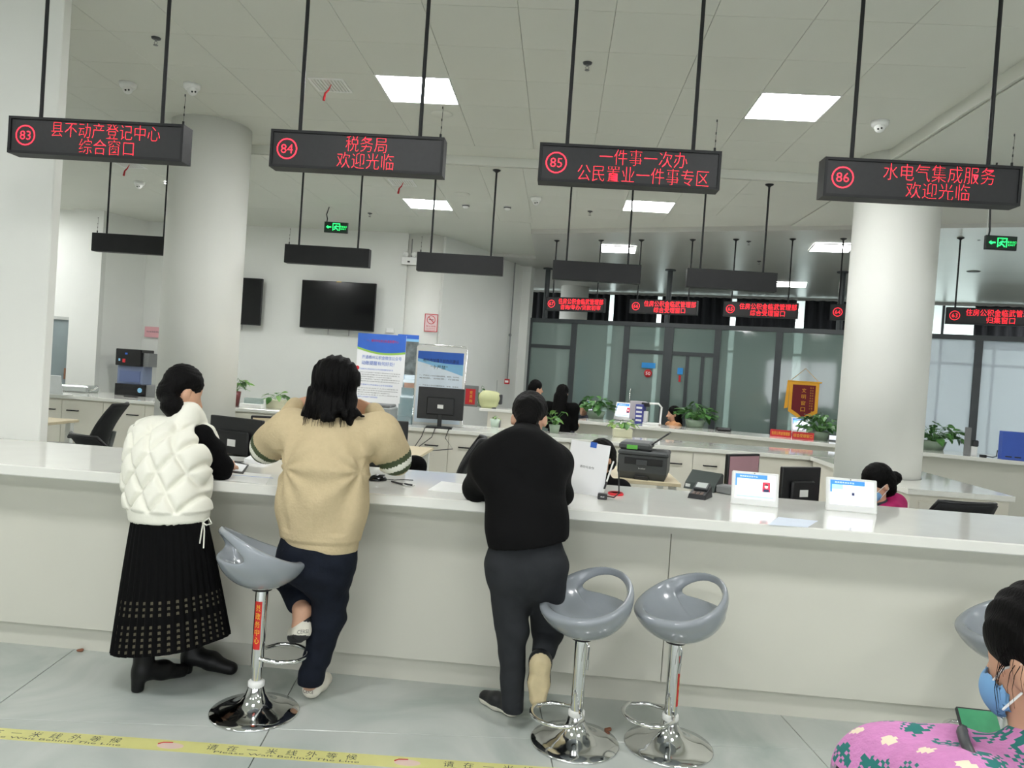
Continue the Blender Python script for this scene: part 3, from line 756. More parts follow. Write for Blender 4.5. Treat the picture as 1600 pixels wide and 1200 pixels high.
vent(480, 121, .29, Z1, 'square air vent with a red ribbon beside the large left ceiling light'); vent(605, 279, .3, Z2, 'square air vent with a red ribbon, right above the small ceiling light'); vent(172, 251, .3, Z2, 'square air vent seen under the first red sign')
for u, v, z, l in ((690, 178, Z1, 'flat round ceiling speaker behind the rod of the second red sign'), (722, 303, Z2, 'flat round ceiling speaker near the far column'), (1521, 424, Z3, 'flat round ceiling fitting right of the round column')):
    p = PZ(u, v, z); tag(MB().lathe([(0, -.012), (.08, -.012), (.095, -.004), (.1, 0), (0, 0)], n=28).build('ceiling_speaker', 'grey_plastic' if z == Z3 else 'ceil', None, (p.x, p.y, z)), l, 'speaker')
for u, v, z, l in ((728, 320, Z2, 'smoke detector right of the small ceiling light'), (793, 323, Z2, 'smoke detector left of the far dome camera')):
    p = PZ(u, v, z); t = thing('smoke_detector', l, 'smoke detector', (p.x, p.y, z))
    MB().lathe([(0, -.045), (.03, -.044), (.045, -.02), (.05, 0), (0, 0)], n=20).build('body', 'white_plastic', t); MB().lathe([(.046, -.024), (.048, -.018), (.05, -.012)], n=20).build('slot', 'dark_grey', t)
def exit_sign(u, v, y, w_, h, zc, label, rz=0):
    p = PY(u, v, y); t = thing('exit_sign', label, 'exit sign', (p.x, p.y, p.z - h), rz)
    MB().box((0, 0, 0), (w_, .03, h), b=.003).build('housing', 'black_plastic', t)
    MB().box((.008, -.003, .012), (w_ - .008, 0, h - .012)).build('face', mk('exit_face', (16, 40, 28), .4), t)
    g = MB(); k = w_ / .36
    g.add([(x * k, -.005, z * k) for x, z in ((.03, .082), (.06, .105), (.06, .09), (.11, .09), (.11, .074), (.06, .074), (.06, .058))], [(0, 6, 2, 1), (6, 5, 4, 3), (6, 3, 2)]); g.build('arrow', 'green_led', t)
    g = MB()
    for a, b in (((.13, .03), (.14, .14)), ((.23, .03), (.24, .14)), ((.13, .13), (.24, .14))): g.box((a[0] * k, -.006, a[1] * k), (b[0] * k, -.004, b[1] * k))
    g.lathe([(0, 0), (.012 * k, 0)], (.185 * k, -.005, .118 * k), n=10, mat=None)
    for pts in (((.185, .105), (.175, .07)), ((.175, .07), (.2, .055), (.215, .035)), ((.175, .07), (.16, .05), (.145, .05)), ((.185, .1), (.21, .09), (.222, .1)), ((.185, .1), (.165, .09), (.155, .075))): g.tube([(a * k, -.005, b * k) for a, b in pts], .007 * k, n=5)
    g = g.build('running_figure', 'green_led', t); g['kind'] = 'stuff'
    g = MB(); put_text(g, '安全出口', .295 * k, .095 * k, width=.1 * k, height=.028 * k, y=-.005); put_text(g, 'EXIT', .295 * k, .06 * k, width=.08 * k, height=.02 * k, y=-.005); g = g.build('lettering', 'green_led', t); g['kind'] = 'stuff'
    zt = zc - (p.z - h)
    MB().tube([(.03, .015, h), (.035, .015, h + .04), (.02, .015, h + (zt - h) * .5), (.05, .015, zt)], .008, n=8).build('cable', 'black_plastic', t)
    if zt - h > .35: MB().cyl((.012, .015, h), (.012, .015, zt), .003, n=6).build('hanger', 'white_plastic', t)
exit_sign(507, 346, 10.6, .34, .15, Z2, 'green running-man exit sign with a left arrow above the television')
exit_sign(1541, 367, 7.0, .27, .125, Z2, 'green running-man exit sign with a left arrow at the right edge')

# ================================================================ on the far walls
def tv(x, y, z, w_, h, rz, label):
    t = thing('television', label, 'television', (x, y, z), rz)
    MB().box((0, 0, 0), (w_, .04, h), b=.006).build('housing', 'black_plastic', t)
    MB().box((.012, -.002, .016), (w_ - .012, 0, h - .012)).build('screen', 'screen_off', t)
    MB().box((w_ * .3, .04, h * .25), (w_ * .7, .12, h * .75)).build('bracket', 'dark_grey', t)
    MB().box((w_ * .47, -.003, h - .008), (w_ * .53, 0, h)).build('badge', 'yellow_print', t)
    for s in (.38, .66): MB().cyl((w_ * s, .05, -.09), (w_ * s, .05, .02), .006, n=6).build('strap', 'grey_plastic', t)
TA = math.atan2(.34, -4.6) - math.pi
tv(-4.32, 12.35, 2.115, 1.27, .785, TA, 'black wall television left of the far column')
tv(-6.0, 12.47, 2.1, 1.0, .78, TA, 'black wall television mostly hidden by the left round column')
mb = MB(); 
def notice(u, v, y, w_, h, label):
    p = PY(u, v, y); t = thing('notice', label, 'notice', (p.x, p.y, p.z - h))
    MB().box((0, 0, 0), (w_, .004, h), b=.001).build('sheet', mk('pinkish', (226, 200, 200), .7), t)
    m = MB(); e = .012
    m.box((0, -.001, 0), (w_, 0, e)); m.box((0, -.001, h - e), (w_, 0, h)); m.box((0, -.001, 0), (e, 0, h)); m.box((w_ - e, -.001, 0), (w_, 0, h)); m.build('border', 'red_print', t)
    m = MB(); R = w_ * .32; n = 32; V = []
    for k in range(n):
        a = 2 * math.pi * k / n
        for r in (R, R * .86): V.append((w_ / 2 + r * math.cos(a), -.0015, h * .67 + r * math.sin(a)))
    m.add(V, [(2 * k, 2 * ((k + 1) % n), 2 * ((k + 1) % n) + 1, 2 * k + 1) for k in range(n)])
    m.tube([(w_ / 2 - R * .65, -.0015, h * .67 + R * .65), (w_ / 2 + R * .65, -.0015, h * .67 - R * .65)], .006, n=4); m.build('prohibition_ring', 'red_print', t)['kind'] = 'stuff'
    MB().box((w_ * .32, -.001, h * .66), (w_ * .68, 0, h * .69)).build('cigarette', 'ink', t)
    m = MB(); put_text(m, '禁止吸烟', w_ / 2, h * .31, width=w_ * .7, height=h * .09, y=-.0015); put_text(m, 'NO SMOKING', w_ / 2, h * .19, width=w_ * .7, height=h * .05, y=-.0015); put_text(m, '公共场所请勿吸烟', w_ / 2, h * .1, width=w_ * .66, height=h * .045, y=-.0015)
    m.build('lettering', 'red_print', t)['kind'] = 'stuff'
notice(664, 490, 12.335, .22, .29, 'pink and red no-smoking notice on the far round column')
p = PY(227, 510, 12.68); t = thing('paper_notice', 'small pink paper notice on the wall beside the left round column', 'notice', (p.x, p.y, p.z - .18), TA)
MB().box((0, -.01, 0), (.3, -.006, .18)).build('sheet', mk('pink_paper', (226, 172, 178), .8), t); m = MB(); put_text(m, '饮水机使用须知', .15, .095, width=.23, height=.03, y=-.0105); m.build('lettering', 'ink', t)['kind'] = 'stuff'
# twin-head emergency light
p = PY(628, 402, 12.3); t = thing('emergency_light', 'white twin-head emergency light beside the far round column', 'emergency light', (p.x, 12.28, p.z - .11))
MB().box((0, 0, 0), (.27, .06, .12), b=.006).build('housing', 'white_plastic', t)
for x in (.07, .2): MB().ball((x, .0, .165), .045, 8).build('lamp_head', 'white_plastic', t)
MB().cyl((.15, .04, .12), (.15, .04, .42), .008, n=6).build('conduit', 'grey_plastic', t); MB().box((.1, -.002, .03), (.14, 0, .055)).build('label', 'dark_grey', t)
# sockets, alarm button and conduit on side wall
p = PY(604, 515, 12.4); tag(MB().box((0, 0, 0), (.13, .02, .075), b=.004).build('wall_socket', 'white_plastic', None, (p.x, 12.36, p.z - .05)), 'white wall socket below the television corner', 'socket')
a = Vector((-.98, 14.85, 0)); 
t = thing('fire_alarm', 'red fire alarm button with its grey conduit on the side wall', 'alarm button', (-.98, 14.72, 1.42), math.radians(-20))
MB().box((-.05, -.03, -.05), (.05, 0, .05), b=.004).build('button_box', 'red_print', t); MB().box((-.035, -.034, -.02), (.035, -.03, .02)).build('label', 'white_plastic', t); MB().cyl((0, -.01, .05), (.0, -.01, 2.3), .012, n=8).build('conduit', 'grey_plastic', t); MB().ball((0, -.02, .9), .03, 6).build('junction', 'grey_plastic', t)
# water boiler in the niche
p = PY(181, 544, 11.9); t = thing('water_dispenser', 'black wall water boiler in the niche left of the round column', 'water dispenser', (p.x, 11.9, p.z - .27), math.radians(-4))
MB().box((0, 0, 0), (.45, .35, .27), b=.01).build('body', 'black_gloss', t); MB().box((.45, .05, -.0), (.55, .33, .22), b=.004).build('side_panel', 'grey_plastic', t)
MB().box((.06, -.004, .07), (.09, 0, .11)).build('indicator', 'sky_print', t); MB().box((.13, -.004, .05), (.18, 0, .11)).build('badge', 'red_print', t); MB().box((.17, -.004, .18), (.21, 0, .21)).build('logo', 'blue_print', t)
mb = MB(); mb.box((.02, .05, -.3), (.46, .3, -.003)); mb.build('stand', mk('blue_acrylic', (120, 132, 160), .3), t)
MB().box((.06, .04, -.26), (.42, .05, -.08)).build('blue_panel', mk('blue_tint', (96, 110, 150), .4), t)
MB().box((.04, .07, -1.1), (.44, .28, -.3)).build('pedestal', 'white_plastic', t)
# ================================================================ office chairs
mm('mesh_black', (26, 27, 29), .75, var=.2, scale=60)
def office_chair(label, loc, rz, back_h=1.05, seat_z=.47, headrest=False):
    # faces +x locally, back at -x
    t = thing('office_chair', label, 'office chair', loc, rz, 'black office chairs behind the counter')
    b = MB()
    for k in range(5):
        a = 2 * math.pi * k / 5; b = MB(); d = Vector((math.cos(a), math.sin(a), 0)); b.tube([d * .03 + Vector((0, 0, .1)), d * .2 + Vector((0, 0, .09)), d * .3 + Vector((0, 0, .065))], [.022, .018, .014], n=8); b.build('base_arm', 'black_plastic', t)
        c = MB(); s_ = Vector((-d.y, d.x, 0)); c.cyl(d * .3 + s_ * -.02 + Vector((0, 0, .028)), d * .3 + s_ * .02 + Vector((0, 0, .028)), .028, n=12); c.build('castor', 'black_plastic', t)
    MB().cyl((0, 0, .08), (0, 0, seat_z - .05), .025, n=14).build('gas_column', 'chrome', t)
    s = SDF((-.27, -.27, seat_z - .09), (.29, .27, seat_z + .07), .012, .03)
    for x in (-.14, 0, .14):
        s.cone((x, -.17, seat_z - .01), (x, .17, seat_z - .01), .08, .08, (1, 1, .45))
    obj('seat', s.mesh('seat', smooth=1), 'mesh_black', t)
    V = []; F = []; nu, nv = 10, 9
    for i in range(nu + 1):
        z = seat_z + .08 + (back_h - seat_z - .08) * i / nu; q = i / nu
        for j in range(nv + 1):
            y = (j / nv - .5) * 2; wd = .23 - .035 * q ** 3
            x = -.2 - .2 * q ** 1.3 + .05 * y * y + (.03 * math.sin(q * 3.1) - .02)
            V.append((x, y * wd, z))
    F = [(i * (nv + 1) + j, i * (nv + 1) + j + 1, (i + 1) * (nv + 1) + j + 1, (i + 1) * (nv + 1) + j) for i in range(nu) for j in range(nv)]
    o = MB().add(V, F, 0, True).build('backrest', 'mesh_black', t); m = o.modifiers.new('s', 'SOLIDIFY'); m.thickness = .022
    fr = [V[j] for j in range(nv + 1)] + [V[i * (nv + 1) + nv] for i in range(1, nu + 1)] + [V[nu * (nv + 1) + j] for j in range(nv - 1, -1, -1)] + [V[i * (nv + 1)] for i in range(nu - 1, 0, -1)]
    MB().tube(fr, .014, n=7, closed=True).build('back_frame', 'black_plastic', o)
    MB().tube([(-.05, 0, seat_z - .05), (-.25, 0, seat_z - .03), (-.29, 0, seat_z + .12), (-.33, 0, seat_z + .32)], .022, n=8).build('back_support', 'grey_plastic', t)
    for sy in (-1, 1):
        MB().tube([(-.02, sy * .23, seat_z - .03), (-.04, sy * .29, seat_z + .05), (-.05, sy * .29, seat_z + .2), (.2, sy * .29, seat_z + .21), (-.22, sy * .27, seat_z + .2)], .016, n=8).build('armrest', 'black_plastic', t)
    return t
office_chair('black mesh office chair at the left desk, turned to the left', (-4.6, 7.1, 0), math.radians(192), 1.06)
office_chair('low black office chair tucked beside the woman in the quilted vest', (PY(202, 690, 6.0).x, 6.0, 0), math.radians(60), .92)
office_chair('black mesh office chair between the woman in beige and the man in black', (-.98, 6.25, 0), math.radians(185), 1.07)
office_chair('black office chair with its back showing at the far right of the counter', (2.6, 5.4, 0), math.radians(100), 1.0)

# ================================================================ monitors
mm('screen_pinkish', (150, 118, 124), .25, emit=.25, var=.08, scale=3)
mm('screen_white', (236, 242, 252), .3, emit=.6, var=.01)
mm('screen_blue', (60, 130, 220), .3, emit=.7, var=.03)
mm('screen_cyan', (150, 214, 230), .3, emit=.9, var=.02)
mm('screen_red', (214, 44, 70), .3, emit=.7, var=.03)
mm('screen_navy', (44, 50, 90), .4, emit=.3)
mm('screen_lilac', (216, 208, 240), .3, emit=.9, var=.05, scale=6)
def monitor(label, loc, rz, w_, h, stand=.12, screen='screen_off', tilt=0, group='desktop monitors'):
    # screen faces -y locally
    t = thing('monitor', label, 'monitor', loc, rz, group)
    T = Matrix.Translation((0, 0, stand)) @ Matrix.Rotation(tilt, 4, 'X')
    MB().box((-w_ / 2, 0, 0), (w_ / 2, .03, h), b=.005, mat=T).build('housing', 'black_plastic', t)
    MB().box((-w_ / 2 + .014, -.002, .02), (w_ / 2 - .014, 0, h - .014), mat=T).build('screen', screen, t)
    MB().box((-w_ * .3, .03, h * .15), (w_ * .3, .055, h * .7), b=.01, mat=T).build('rear_bulge', 'black_plastic', t)
    MB().box((-.035, .055, h * .35), (.035, .057, h * .35 + .045), mat=T).build('rear_label', 'white_plastic', t)
    MB().box((-.025, .03, .0), (.025, .05, stand + h * .3), b=.004).build('stand_neck', 'black_plastic', t)
    MB().box((-w_ * .28, -.06, 0), (w_ * .28, .13, .015), b=.004).build('stand_foot', 'black_plastic', t)
    return t
p = PZ(393, 718, .9)
monitor('black monitor seen from behind, right of the woman in the quilted vest', (-2.1, 4.95, .75), math.radians(158), .46, .29, .17)
monitor('black-framed monitor seen beside the raised left elbow of the woman in beige', (-1.9, 5.25, .75), math.radians(20), .45, .3, .16, 'wood')  # beige reflection on this screen is painted with the wood colour
monitor('black monitor behind the right elbow of the woman in beige', (-1.17, 5.15, .75), math.radians(188), .34, .32, .18)
mon = monitor('black monitor standing on the rear worktop in front of the white framed board', (-1.38, 9.05, .9), math.radians(184), .55, .38, .1)
monitor('tall black monitor with a pinkish screen turned to the right', (1.29, 5.22, .76), math.radians(40), .34, .3, .13, 'screen_pinkish')
monitor('black monitor seen from behind above the left tablet', (1.6, 5.05, .76), math.radians(208), .33, .29, .1)
monitor('dark monitor at the left edge on the wooden desk', (-6.0, 7.95, .75), math.radians(186), .55, .3, .05)

# ================================================================ tablets on the counter
def tablet(label, pl, pr, h, kind, tilt=14, z=1.0, group='white customer tablets'):
    d = (pr - pl); d.z = 0; w_ = d.length; rz = math.atan2(d.y, d.x)
    t = thing('tablet', label, 'tablet', (pl.x, pl.y, z), rz, group)
    T = Matrix.Rotation(-math.radians(tilt), 4, 'X')
    MB().box((0, 0, 0), (w_, .018, h), b=.005, mat=T).build('housing', 'white_plastic', t)
    e = w_ * .075; b0 = h * .2; s0, s1, z0, z1 = e, w_ - e, b0, h - h * .08
    sc = MB().box((s0, -.002, z0), (s1, 0, z1), mat=T).build('screen', 'screen_white', t)
    def quad(n, x0, x1, y0, y1, m): 
        W, H = s1 - s0, z1 - z0
        return MB().box((s0 + x0 * W, -.003, z0 + y0 * H), (s0 + x1 * W, -.002, z0 + y1 * H), mat=T).build(n, m, sc)
    quad('banner', 0, .8, .82, 1, 'screen_blue'); quad('margin', 0, .04, .5, .82, 'screen_blue')
    if kind == 'id':
        quad('photo_background', .68, .87, .32, .72, 'screen_red'); quad('banner_foot', .03, .96, .06, .12, 'screen_cyan')
        m = MB(); W, H = s1 - s0, z1 - z0
        cx = s0 + .775 * W
        m.box((cx - .07 * W, -.0035, z0 + .32 * H), (cx + .07 * W, -.003, z0 + .44 * H), mi=1, mat=T)
        m.add([(cx + .045 * W * math.cos(2 * math.pi * k / 14), -.004, z0 + .55 * H + .085 * H * math.sin(2 * math.pi * k / 14)) for k in range(14)], [tuple(range(14))], 0, False, T)
        m.add([(cx + .048 * W * math.cos(math.pi * k / 9), -.0045, z0 + .585 * H + .06 * H * math.sin(math.pi * k / 9)) for k in range(10)], [tuple(range(10))], 2, False, T)
        m.build('portrait', [mk('screen_skin', (240, 205, 190), .4, emit=.8), 'screen_navy', 'ink'], sc)['kind'] = 'stuff'
    else:
        quad('tint', .04, .3, .62, .82, 'screen_cyan'); quad('icon', .5, .56, .4, .52, 'screen_navy'); quad('lower_tint', .0, 1, 0, .3, 'screen_lilac')
    q = MB(); put_text(q, '政务服务综合平台', s0 + (s1 - s0) * .33, z0 + (z1 - z0) * .91, width=(s1 - s0) * .45, height=(z1 - z0) * .07, y=-.004, base=T); q.build('lettering', 'screen_white', sc)['kind'] = 'stuff'
    MB().ball((w_ * .48, -.001, h * .955), .003, 5, mat=T).build('camera_lens', 'black_gloss', t)
    MB().prism([(.01, .02), (w_ - .01, .02), (w_ - .03, .13), (.03, .13)], 0, .012).build('foot', 'white_plastic', t)
    MB().add([(w_ * .3, .02, .01), (w_ * .7, .02, .01), (w_ * .7, .1, .01), (w_ * .3, .1, .01), (w_ * .3, .02 + h * .1, h * .5), (w_ * .7, .02 + h * .1, h * .5)], [(0, 1, 2, 3), (3, 2, 5, 4), (0, 3, 4), (1, 5, 2), (0, 4, 5, 1)]).build('stand', 'white_plastic', t)
    return t
tablet('white tablet showing an identity page with a red portrait photo', PZ(1142, 787, 1), PZ(1216, 794, 1), .185, 'id')
tablet('white tablet with a pale blank page in front of the clerk with a bun', PZ(1291, 797, 1), PZ(1371, 804, 1), .185, 'blank')

# ================================================================ printer
def printer(label, loc, rz):
    t = thing('printer', label, 'printer', loc, rz)
    s = MB()
    prof = [(-.205, 0), (.205, 0), (.215, .06), (.21, .2), (-.21, .2), (-.215, .06)]
    mm('printer_grey', (74, 77, 78), .5, var=.05); mm('printer_dark', (34, 35, 36), .5)
    MB().add([(x * .94, -.16, 0) for x in (-.2, .2)] + [(.2 * 1.03, -.19, .06), (.2 * 1.03, -.19, .2), (-.2 * 1.03, -.19, .2), (-.2 * 1.03, -.19, .06)] + [(x * .94, .18, 0) for x in (-.2, .2)] + [(.206, .2, .06), (.206, .2, .2), (-.206, .2, .2), (-.206, .2, .06)],
             [(0, 1, 2, 5), (5, 2, 3, 4), (6, 11, 8, 7), (11, 10, 9, 8), (0, 6, 7, 1), (1, 7, 8, 2), (2, 8, 9, 3), (0, 5, 11, 6), (5, 4, 10, 11), (4, 3, 9, 10)]).build('body', 'printer_grey', t)
    MB().box((-.15, -.196, .125), (.17, -.19, .185), b=.003).build('output_slot', 'printer_dark', t)
    MB().box((-.05, -.2, .12), (.04, -.19, .165), b=.003).build('slot_tab', 'printer_grey', t)
    MB().box((-.06, -.196, .0), (.06, -.18, .03), b=.004).build('tray_grip', 'printer_dark', t)
    MB().box((-.21, -.195, .2), (.21, .2, .24), b=.012).build('scanner_lid', 'printer_grey', t)
    MB().box((-.21, -.17, .24), (.06, .2, .305), b=.02).build('document_feeder', 'printer_grey', t)
    MB().box((-.14, -.175, .25), (-.05, -.168, .285)).build('sticker', mk('sticker_green', (110, 200, 80), .5), t)
    MB().box((-.03, -.17, .24), (.07, -.05, .262), b=.006).build('control_panel', 'printer_dark', t)
    T = Matrix.Translation((.06, .06, .285)) @ Matrix.Rotation(math.radians(-38), 4, 'Y')
    MB().box((-.03, -.11, 0), (.18, .11, .012), b=.004, mat=T).build('paper_support', 'printer_dark', t)
    q = MB(); put_text(q, 'brother', -.0, .095, width=.06, height=.013, y=-.1915); q.build('lettering', 'white_plastic', t)['kind'] = 'stuff'
    MB().box((-.214, -.1, .19), (-.209, -.06, .21)).build('side_grip', 'printer_dark', t)
    return t
p = PY(1007, 750, 6.55)
printer('dark grey multifunction printer with a raised paper support on the wooden desk', (p.x, 6.65, .8), math.radians(-12))
# paper board with a blue tape, and who knows what stands behind it
pl, pr = PZ(886, 768, 1), PZ(939, 776, 1)
d = pr - pl; rz = math.atan2(d.y, d.x); w_ = d.length + .03
t = thing('paper_board', 'large white paper sheet standing on the counter beside the man in black', 'paper', (pl.x - .02, pl.y, 1.0), rz)
T = Matrix.Rotation(math.radians(-6), 4, 'X') @ Matrix.Rotation(math.radians(3), 4, 'Y')
MB().box((0, 0, 0), (w_, .004, .29), mat=T).build('sheet', 'paper', t)
MB().box((w_ * .5, -.001, .265), (w_ * .66, .006, .295), mat=T).build('tape', 'blue_print', t)
q = MB(); put_text(q, '请勿与合作', w_ * .5, .155, width=.085, height=.014, y=-.001, base=T); q.build('lettering', 'ink', t)['kind'] = 'stuff'
MB().box((.02, .005, 0), (w_ - .02, .09, .008)).build('foot', 'grey_plastic', t)
# small black device with cable, red ink pad, mouse, pens, clipboard, papers
p = PZ(941, 780, 1); t = thing('pen_holder', 'small black pen base with a cord in front of the white sheet', 'pen base', (p.x, p.y, 1.0), math.radians(-5))
MB().box((-.025, -.02, 0), (.025, .03, .03), b=.004).build('base', 'black_plastic', t); MB().tube([(.02, .02, .015), (.06, .03, .01), (.085, .06, .03), (.08, .07, .1), (.07, .09, .19)], .004, n=6).build('cord', 'black_plastic', t)
MB().cyl((.0, .03, .03), (.045, .05, .2), .0045, n=8).build('pen', 'white_plastic', t); MB().cyl((.006, .032, .05), (.016, .037, .09), .0055, n=8).build('pen_grip', 'black_plastic', t)
q = MB(); put_text(q, 'deli', 0, .016, width=.02, height=.007, y=-.0205); q.build('lettering', 'white_plastic', t)['kind'] = 'stuff'
p = PZ(962, 773, 1); t = thing('ink_pad', 'flat round red ink pad lid on the counter', 'ink pad', (p.x, p.y, 1.0))
MB().lathe([(0, 0), (.042, 0), (.044, .006), (.042, .012), (0, .012)], n=28).build('lid', mk('bright_red', (226, 30, 48), .35), t); MB().lathe([(.036, .012), (.038, .015), (.04, .012)], n=28).build('rim', mk('rim_red', (190, 26, 40), .35), t)
p = PZ(590, 751, 1); t = thing('mouse', 'small black mouse on the counter beside the woman in beige', 'mouse', (p.x, p.y, 1.0), math.radians(-60))
s = SDF((-.05, -.07, -.02), (.05, .07, .05), .004, .01); s.ell((0, 0, .002), (.031, .052, .033)); s.cut((0, 0, 0), (0, 0, -1)); obj('shell', s.mesh('shell', smooth=1), 'black_gloss', t)
MB().box((-.002, .02, .026), (.002, .04, .034)).build('wheel', 'grey_plastic', t); MB().tube([(0, .05, .008), (.01, .09, .005), (-.005, .15, .004), (.01, .2, .004)], .0022, n=5).build('cord', 'black_plastic', t)
for u0, v0, u1, v1, l, nm in ((612, 752, 630, 757, 'black pen lying on the counter beside the mouse', 'pen'), (632, 756, 645, 758, 'short white-tipped pen lying farthest right of the mouse', 'pen')):
    a = PZ(u0, v0, 1.006); b = PZ(u1, v1, 1.006); t = thing('pen', l, 'pen', (a.x, a.y, 1.0)); b = b - a; b.z = 0
    MB().cyl((0, 0, .006), Vector((b.x, b.y, .006)) * 1, .005, n=8).build('barrel', 'black_plastic', t); MB().cyl(Vector((b.x, b.y, .006)), Vector((b.x, b.y, 0)) * 1.3 + Vector((0, 0, .006)), .004, .001, n=8).build('tip', 'white_plastic', t)
def sheet(label, pts, z=1.0, th=.0015, mat='paper', name='paper_sheet', cat='paper', stripe=None):
    c = sum((Vector(p) for p in pts), Vector()) / len(pts)
    o = MB().prism([(p[0] - c.x, p[1] - c.y) for p in pts], 0, th).build(name, mat, None, (c.x, c.y, z)); tag(o, label, cat); return o
sheet('white paper form under the writing hand of the woman in the vest', [PZ(u, v, 1.006) for u, v in ((345, 733), (378, 737), (386, 727), (360, 722))], 1.0055)
bd = [PZ(u, v, 1.0) for u, v in ((342, 736), (380, 741), (389, 727), (358, 720))]
o = sheet('black clipboard under the paper form of the woman in the vest', bd, 1.0, .005, 'black_plastic', 'clipboard', 'clipboard')
c = (bd[2] + bd[3]) / 2 - Vector(o.location); MB().box((c.x - .03, c.y - .012, .005), (c.x + .03, c.y + .008, .01), b=.002).build('clip', 'chrome', o)
f = sheet('stack of white papers left of the woman in beige', [PZ(u, v, 1.0) for u, v in ((381, 722), (412, 726), (436, 716), (402, 711))], 1.0, .02, 'paper', 'paper_stack')
t = sheet('laminated guide with a blue rule under the counter film', [PZ(u, v, 1.0) for u, v in ((362, 736), (424, 742), (415, 757), (352, 750))], 1.0, .001, 'white_plastic', 'guide_sheet'); 
MB().box((-.1, .028, .001), (.12, .034, .0015)).build('blue_rule', 'blue_print', t)
sheet('printed sheet with blue heading lying in front of the two tablets', [PZ(u, v, 1.0) for u, v in ((1216, 808), (1278, 814), (1262, 824), (1200, 820))], 1.0, .001, mk('pale_blue_paper', (214, 224, 238), .6), 'guide_sheet')
sheet('faded laminated sheet left of the elbow of the man in black', [PZ(u, v, 1.0) for u, v in ((690, 752), (728, 757), (722, 770), (668, 766))], 1.0, .001, 'white_plastic', 'guide_sheet')
# signature pad / card reader
p = PZ(1092, 778, 1); t = thing('card_reader', 'dark card reader with a small display standing left of the tablets', 'card reader', (p.x + .01, p.y + .02, 1.0), math.radians(-25))
MB().add([(-.05, -.08, 0), (.05, -.08, 0), (.05, .08, 0), (-.05, .08, 0), (-.045, -.075, .025), (.045, -.075, .025), (.045, .07, .06), (-.045, .07, .06)], [(3, 2, 1, 0), (4, 5, 6, 7), (0, 1, 5, 4), (1, 2, 6, 5), (2, 3, 7, 6), (3, 0, 4, 7)]).build('body', 'black_plastic', t)
T = Matrix.Translation((0, .02, .052)) @ Matrix.Rotation(math.radians(22), 4, 'X')
MB().box((-.04, -.03, 0), (.04, .045, .014), b=.003, mat=T).build('display_frame', 'dark_grey', t); MB().box((-.03, -.02, .014), (.03, .036, .015), mat=T).build('display', mk('lcd', (190, 196, 192), .3), t)
for i in range(3):
    for j in range(3): MB().box((-.03 + i * .022, -.072 + j * .014, .026 + j * .003), (-.014 + i * .022, -.062 + j * .014, .031 + j * .003), b=.001).build('key', mk('keys', (120, 104, 96), .5) if 'keys' not in bpy.data.materials else bpy.data.materials['keys'], t)
p = PZ(1112, 768, 1); t = thing('document_scanner', 'slanted dark scanner behind the card reader', 'scanner', (p.x - .05, p.y + .04, 1.0), math.radians(-38))
MB().add([(-.1, -.05, 0), (.1, -.05, 0), (.1, .07, 0), (-.1, .07, 0), (-.1, -.03, .04), (.1, -.03, .04), (.1, .05, .11), (-.1, .05, .11), (.1, .07, .1), (-.1, .07, .1)], [(3, 2, 1, 0), (0, 1, 5, 4), (4, 5, 6, 7), (7, 6, 8, 9), (9, 8, 2, 3), (1, 2, 8, 6, 5), (0, 4, 7, 9, 3)]).build('body', mk('scanner_green', (64, 72, 70), .35), t)
MB().box((.1, -.03, 0), (.2, .07, .05), b=.008).build('side_unit', 'grey_plastic', t); MB().box((-.09, -.046, .012), (-.06, -.04, .03)).build('label', 'white_plastic', t)
p = PY(1050, 757, 5.1); t = thing('cup', 'lime-green cup beside the printer desk', 'cup', (max(p.x, 1.0), 5.1, .76))
mm('lime', (186, 190, 52), .5); MB().lathe([(0, 0), (.034, 0), (.038, .25), (.034, .25), (.03, .01), (0, .01)], n=20).build('cup_body', 'lime', t); MB().tube([(-.036, 0, .2), (-.062, 0, .19), (-.06, 0, .12), (-.036, 0, .11)], .006, n=6).build('handle', 'lime', t)

# ================================================================ plants
def leaf_mesh(L=.085, W=.032):
    V = []; F = []
    prof = [(0, .0), (.08, .55), (.25, 1.0), (.5, .85), (.75, .5), (1.0, 0)]
    for q, wv in prof:
        z = -.25 * q * q * L + .1 * q * L
        V += [(-wv * W, q * L - (.06 * L if .05 < q < .1 else 0), z + .12 * wv * W), (0, q * L, z - .08 * wv * W), (wv * W, q * L - (.06 * L if .05 < q < .1 else 0), z + .12 * wv * W)]
    for i in range(5):
        a = i * 3; F += [(a, a + 1, a + 4, a + 3), (a + 1, a + 2, a + 5, a + 4)]
    me = MB().add(V, F, 0, True).mesh('leaf'); return me
LEAF = {}
for nme, col in (('leaf', (74, 122, 58)), ('leaf_light', (140, 172, 92)), ('leaf_dark', (50, 92, 46)), ('leaf_bright', (104, 150, 62))):
    if nme not in M: mm(nme, col, .4, var=.25, scale=25)
    me = leaf_mesh(); me.materials.append(M[nme]); LEAF[nme] = me
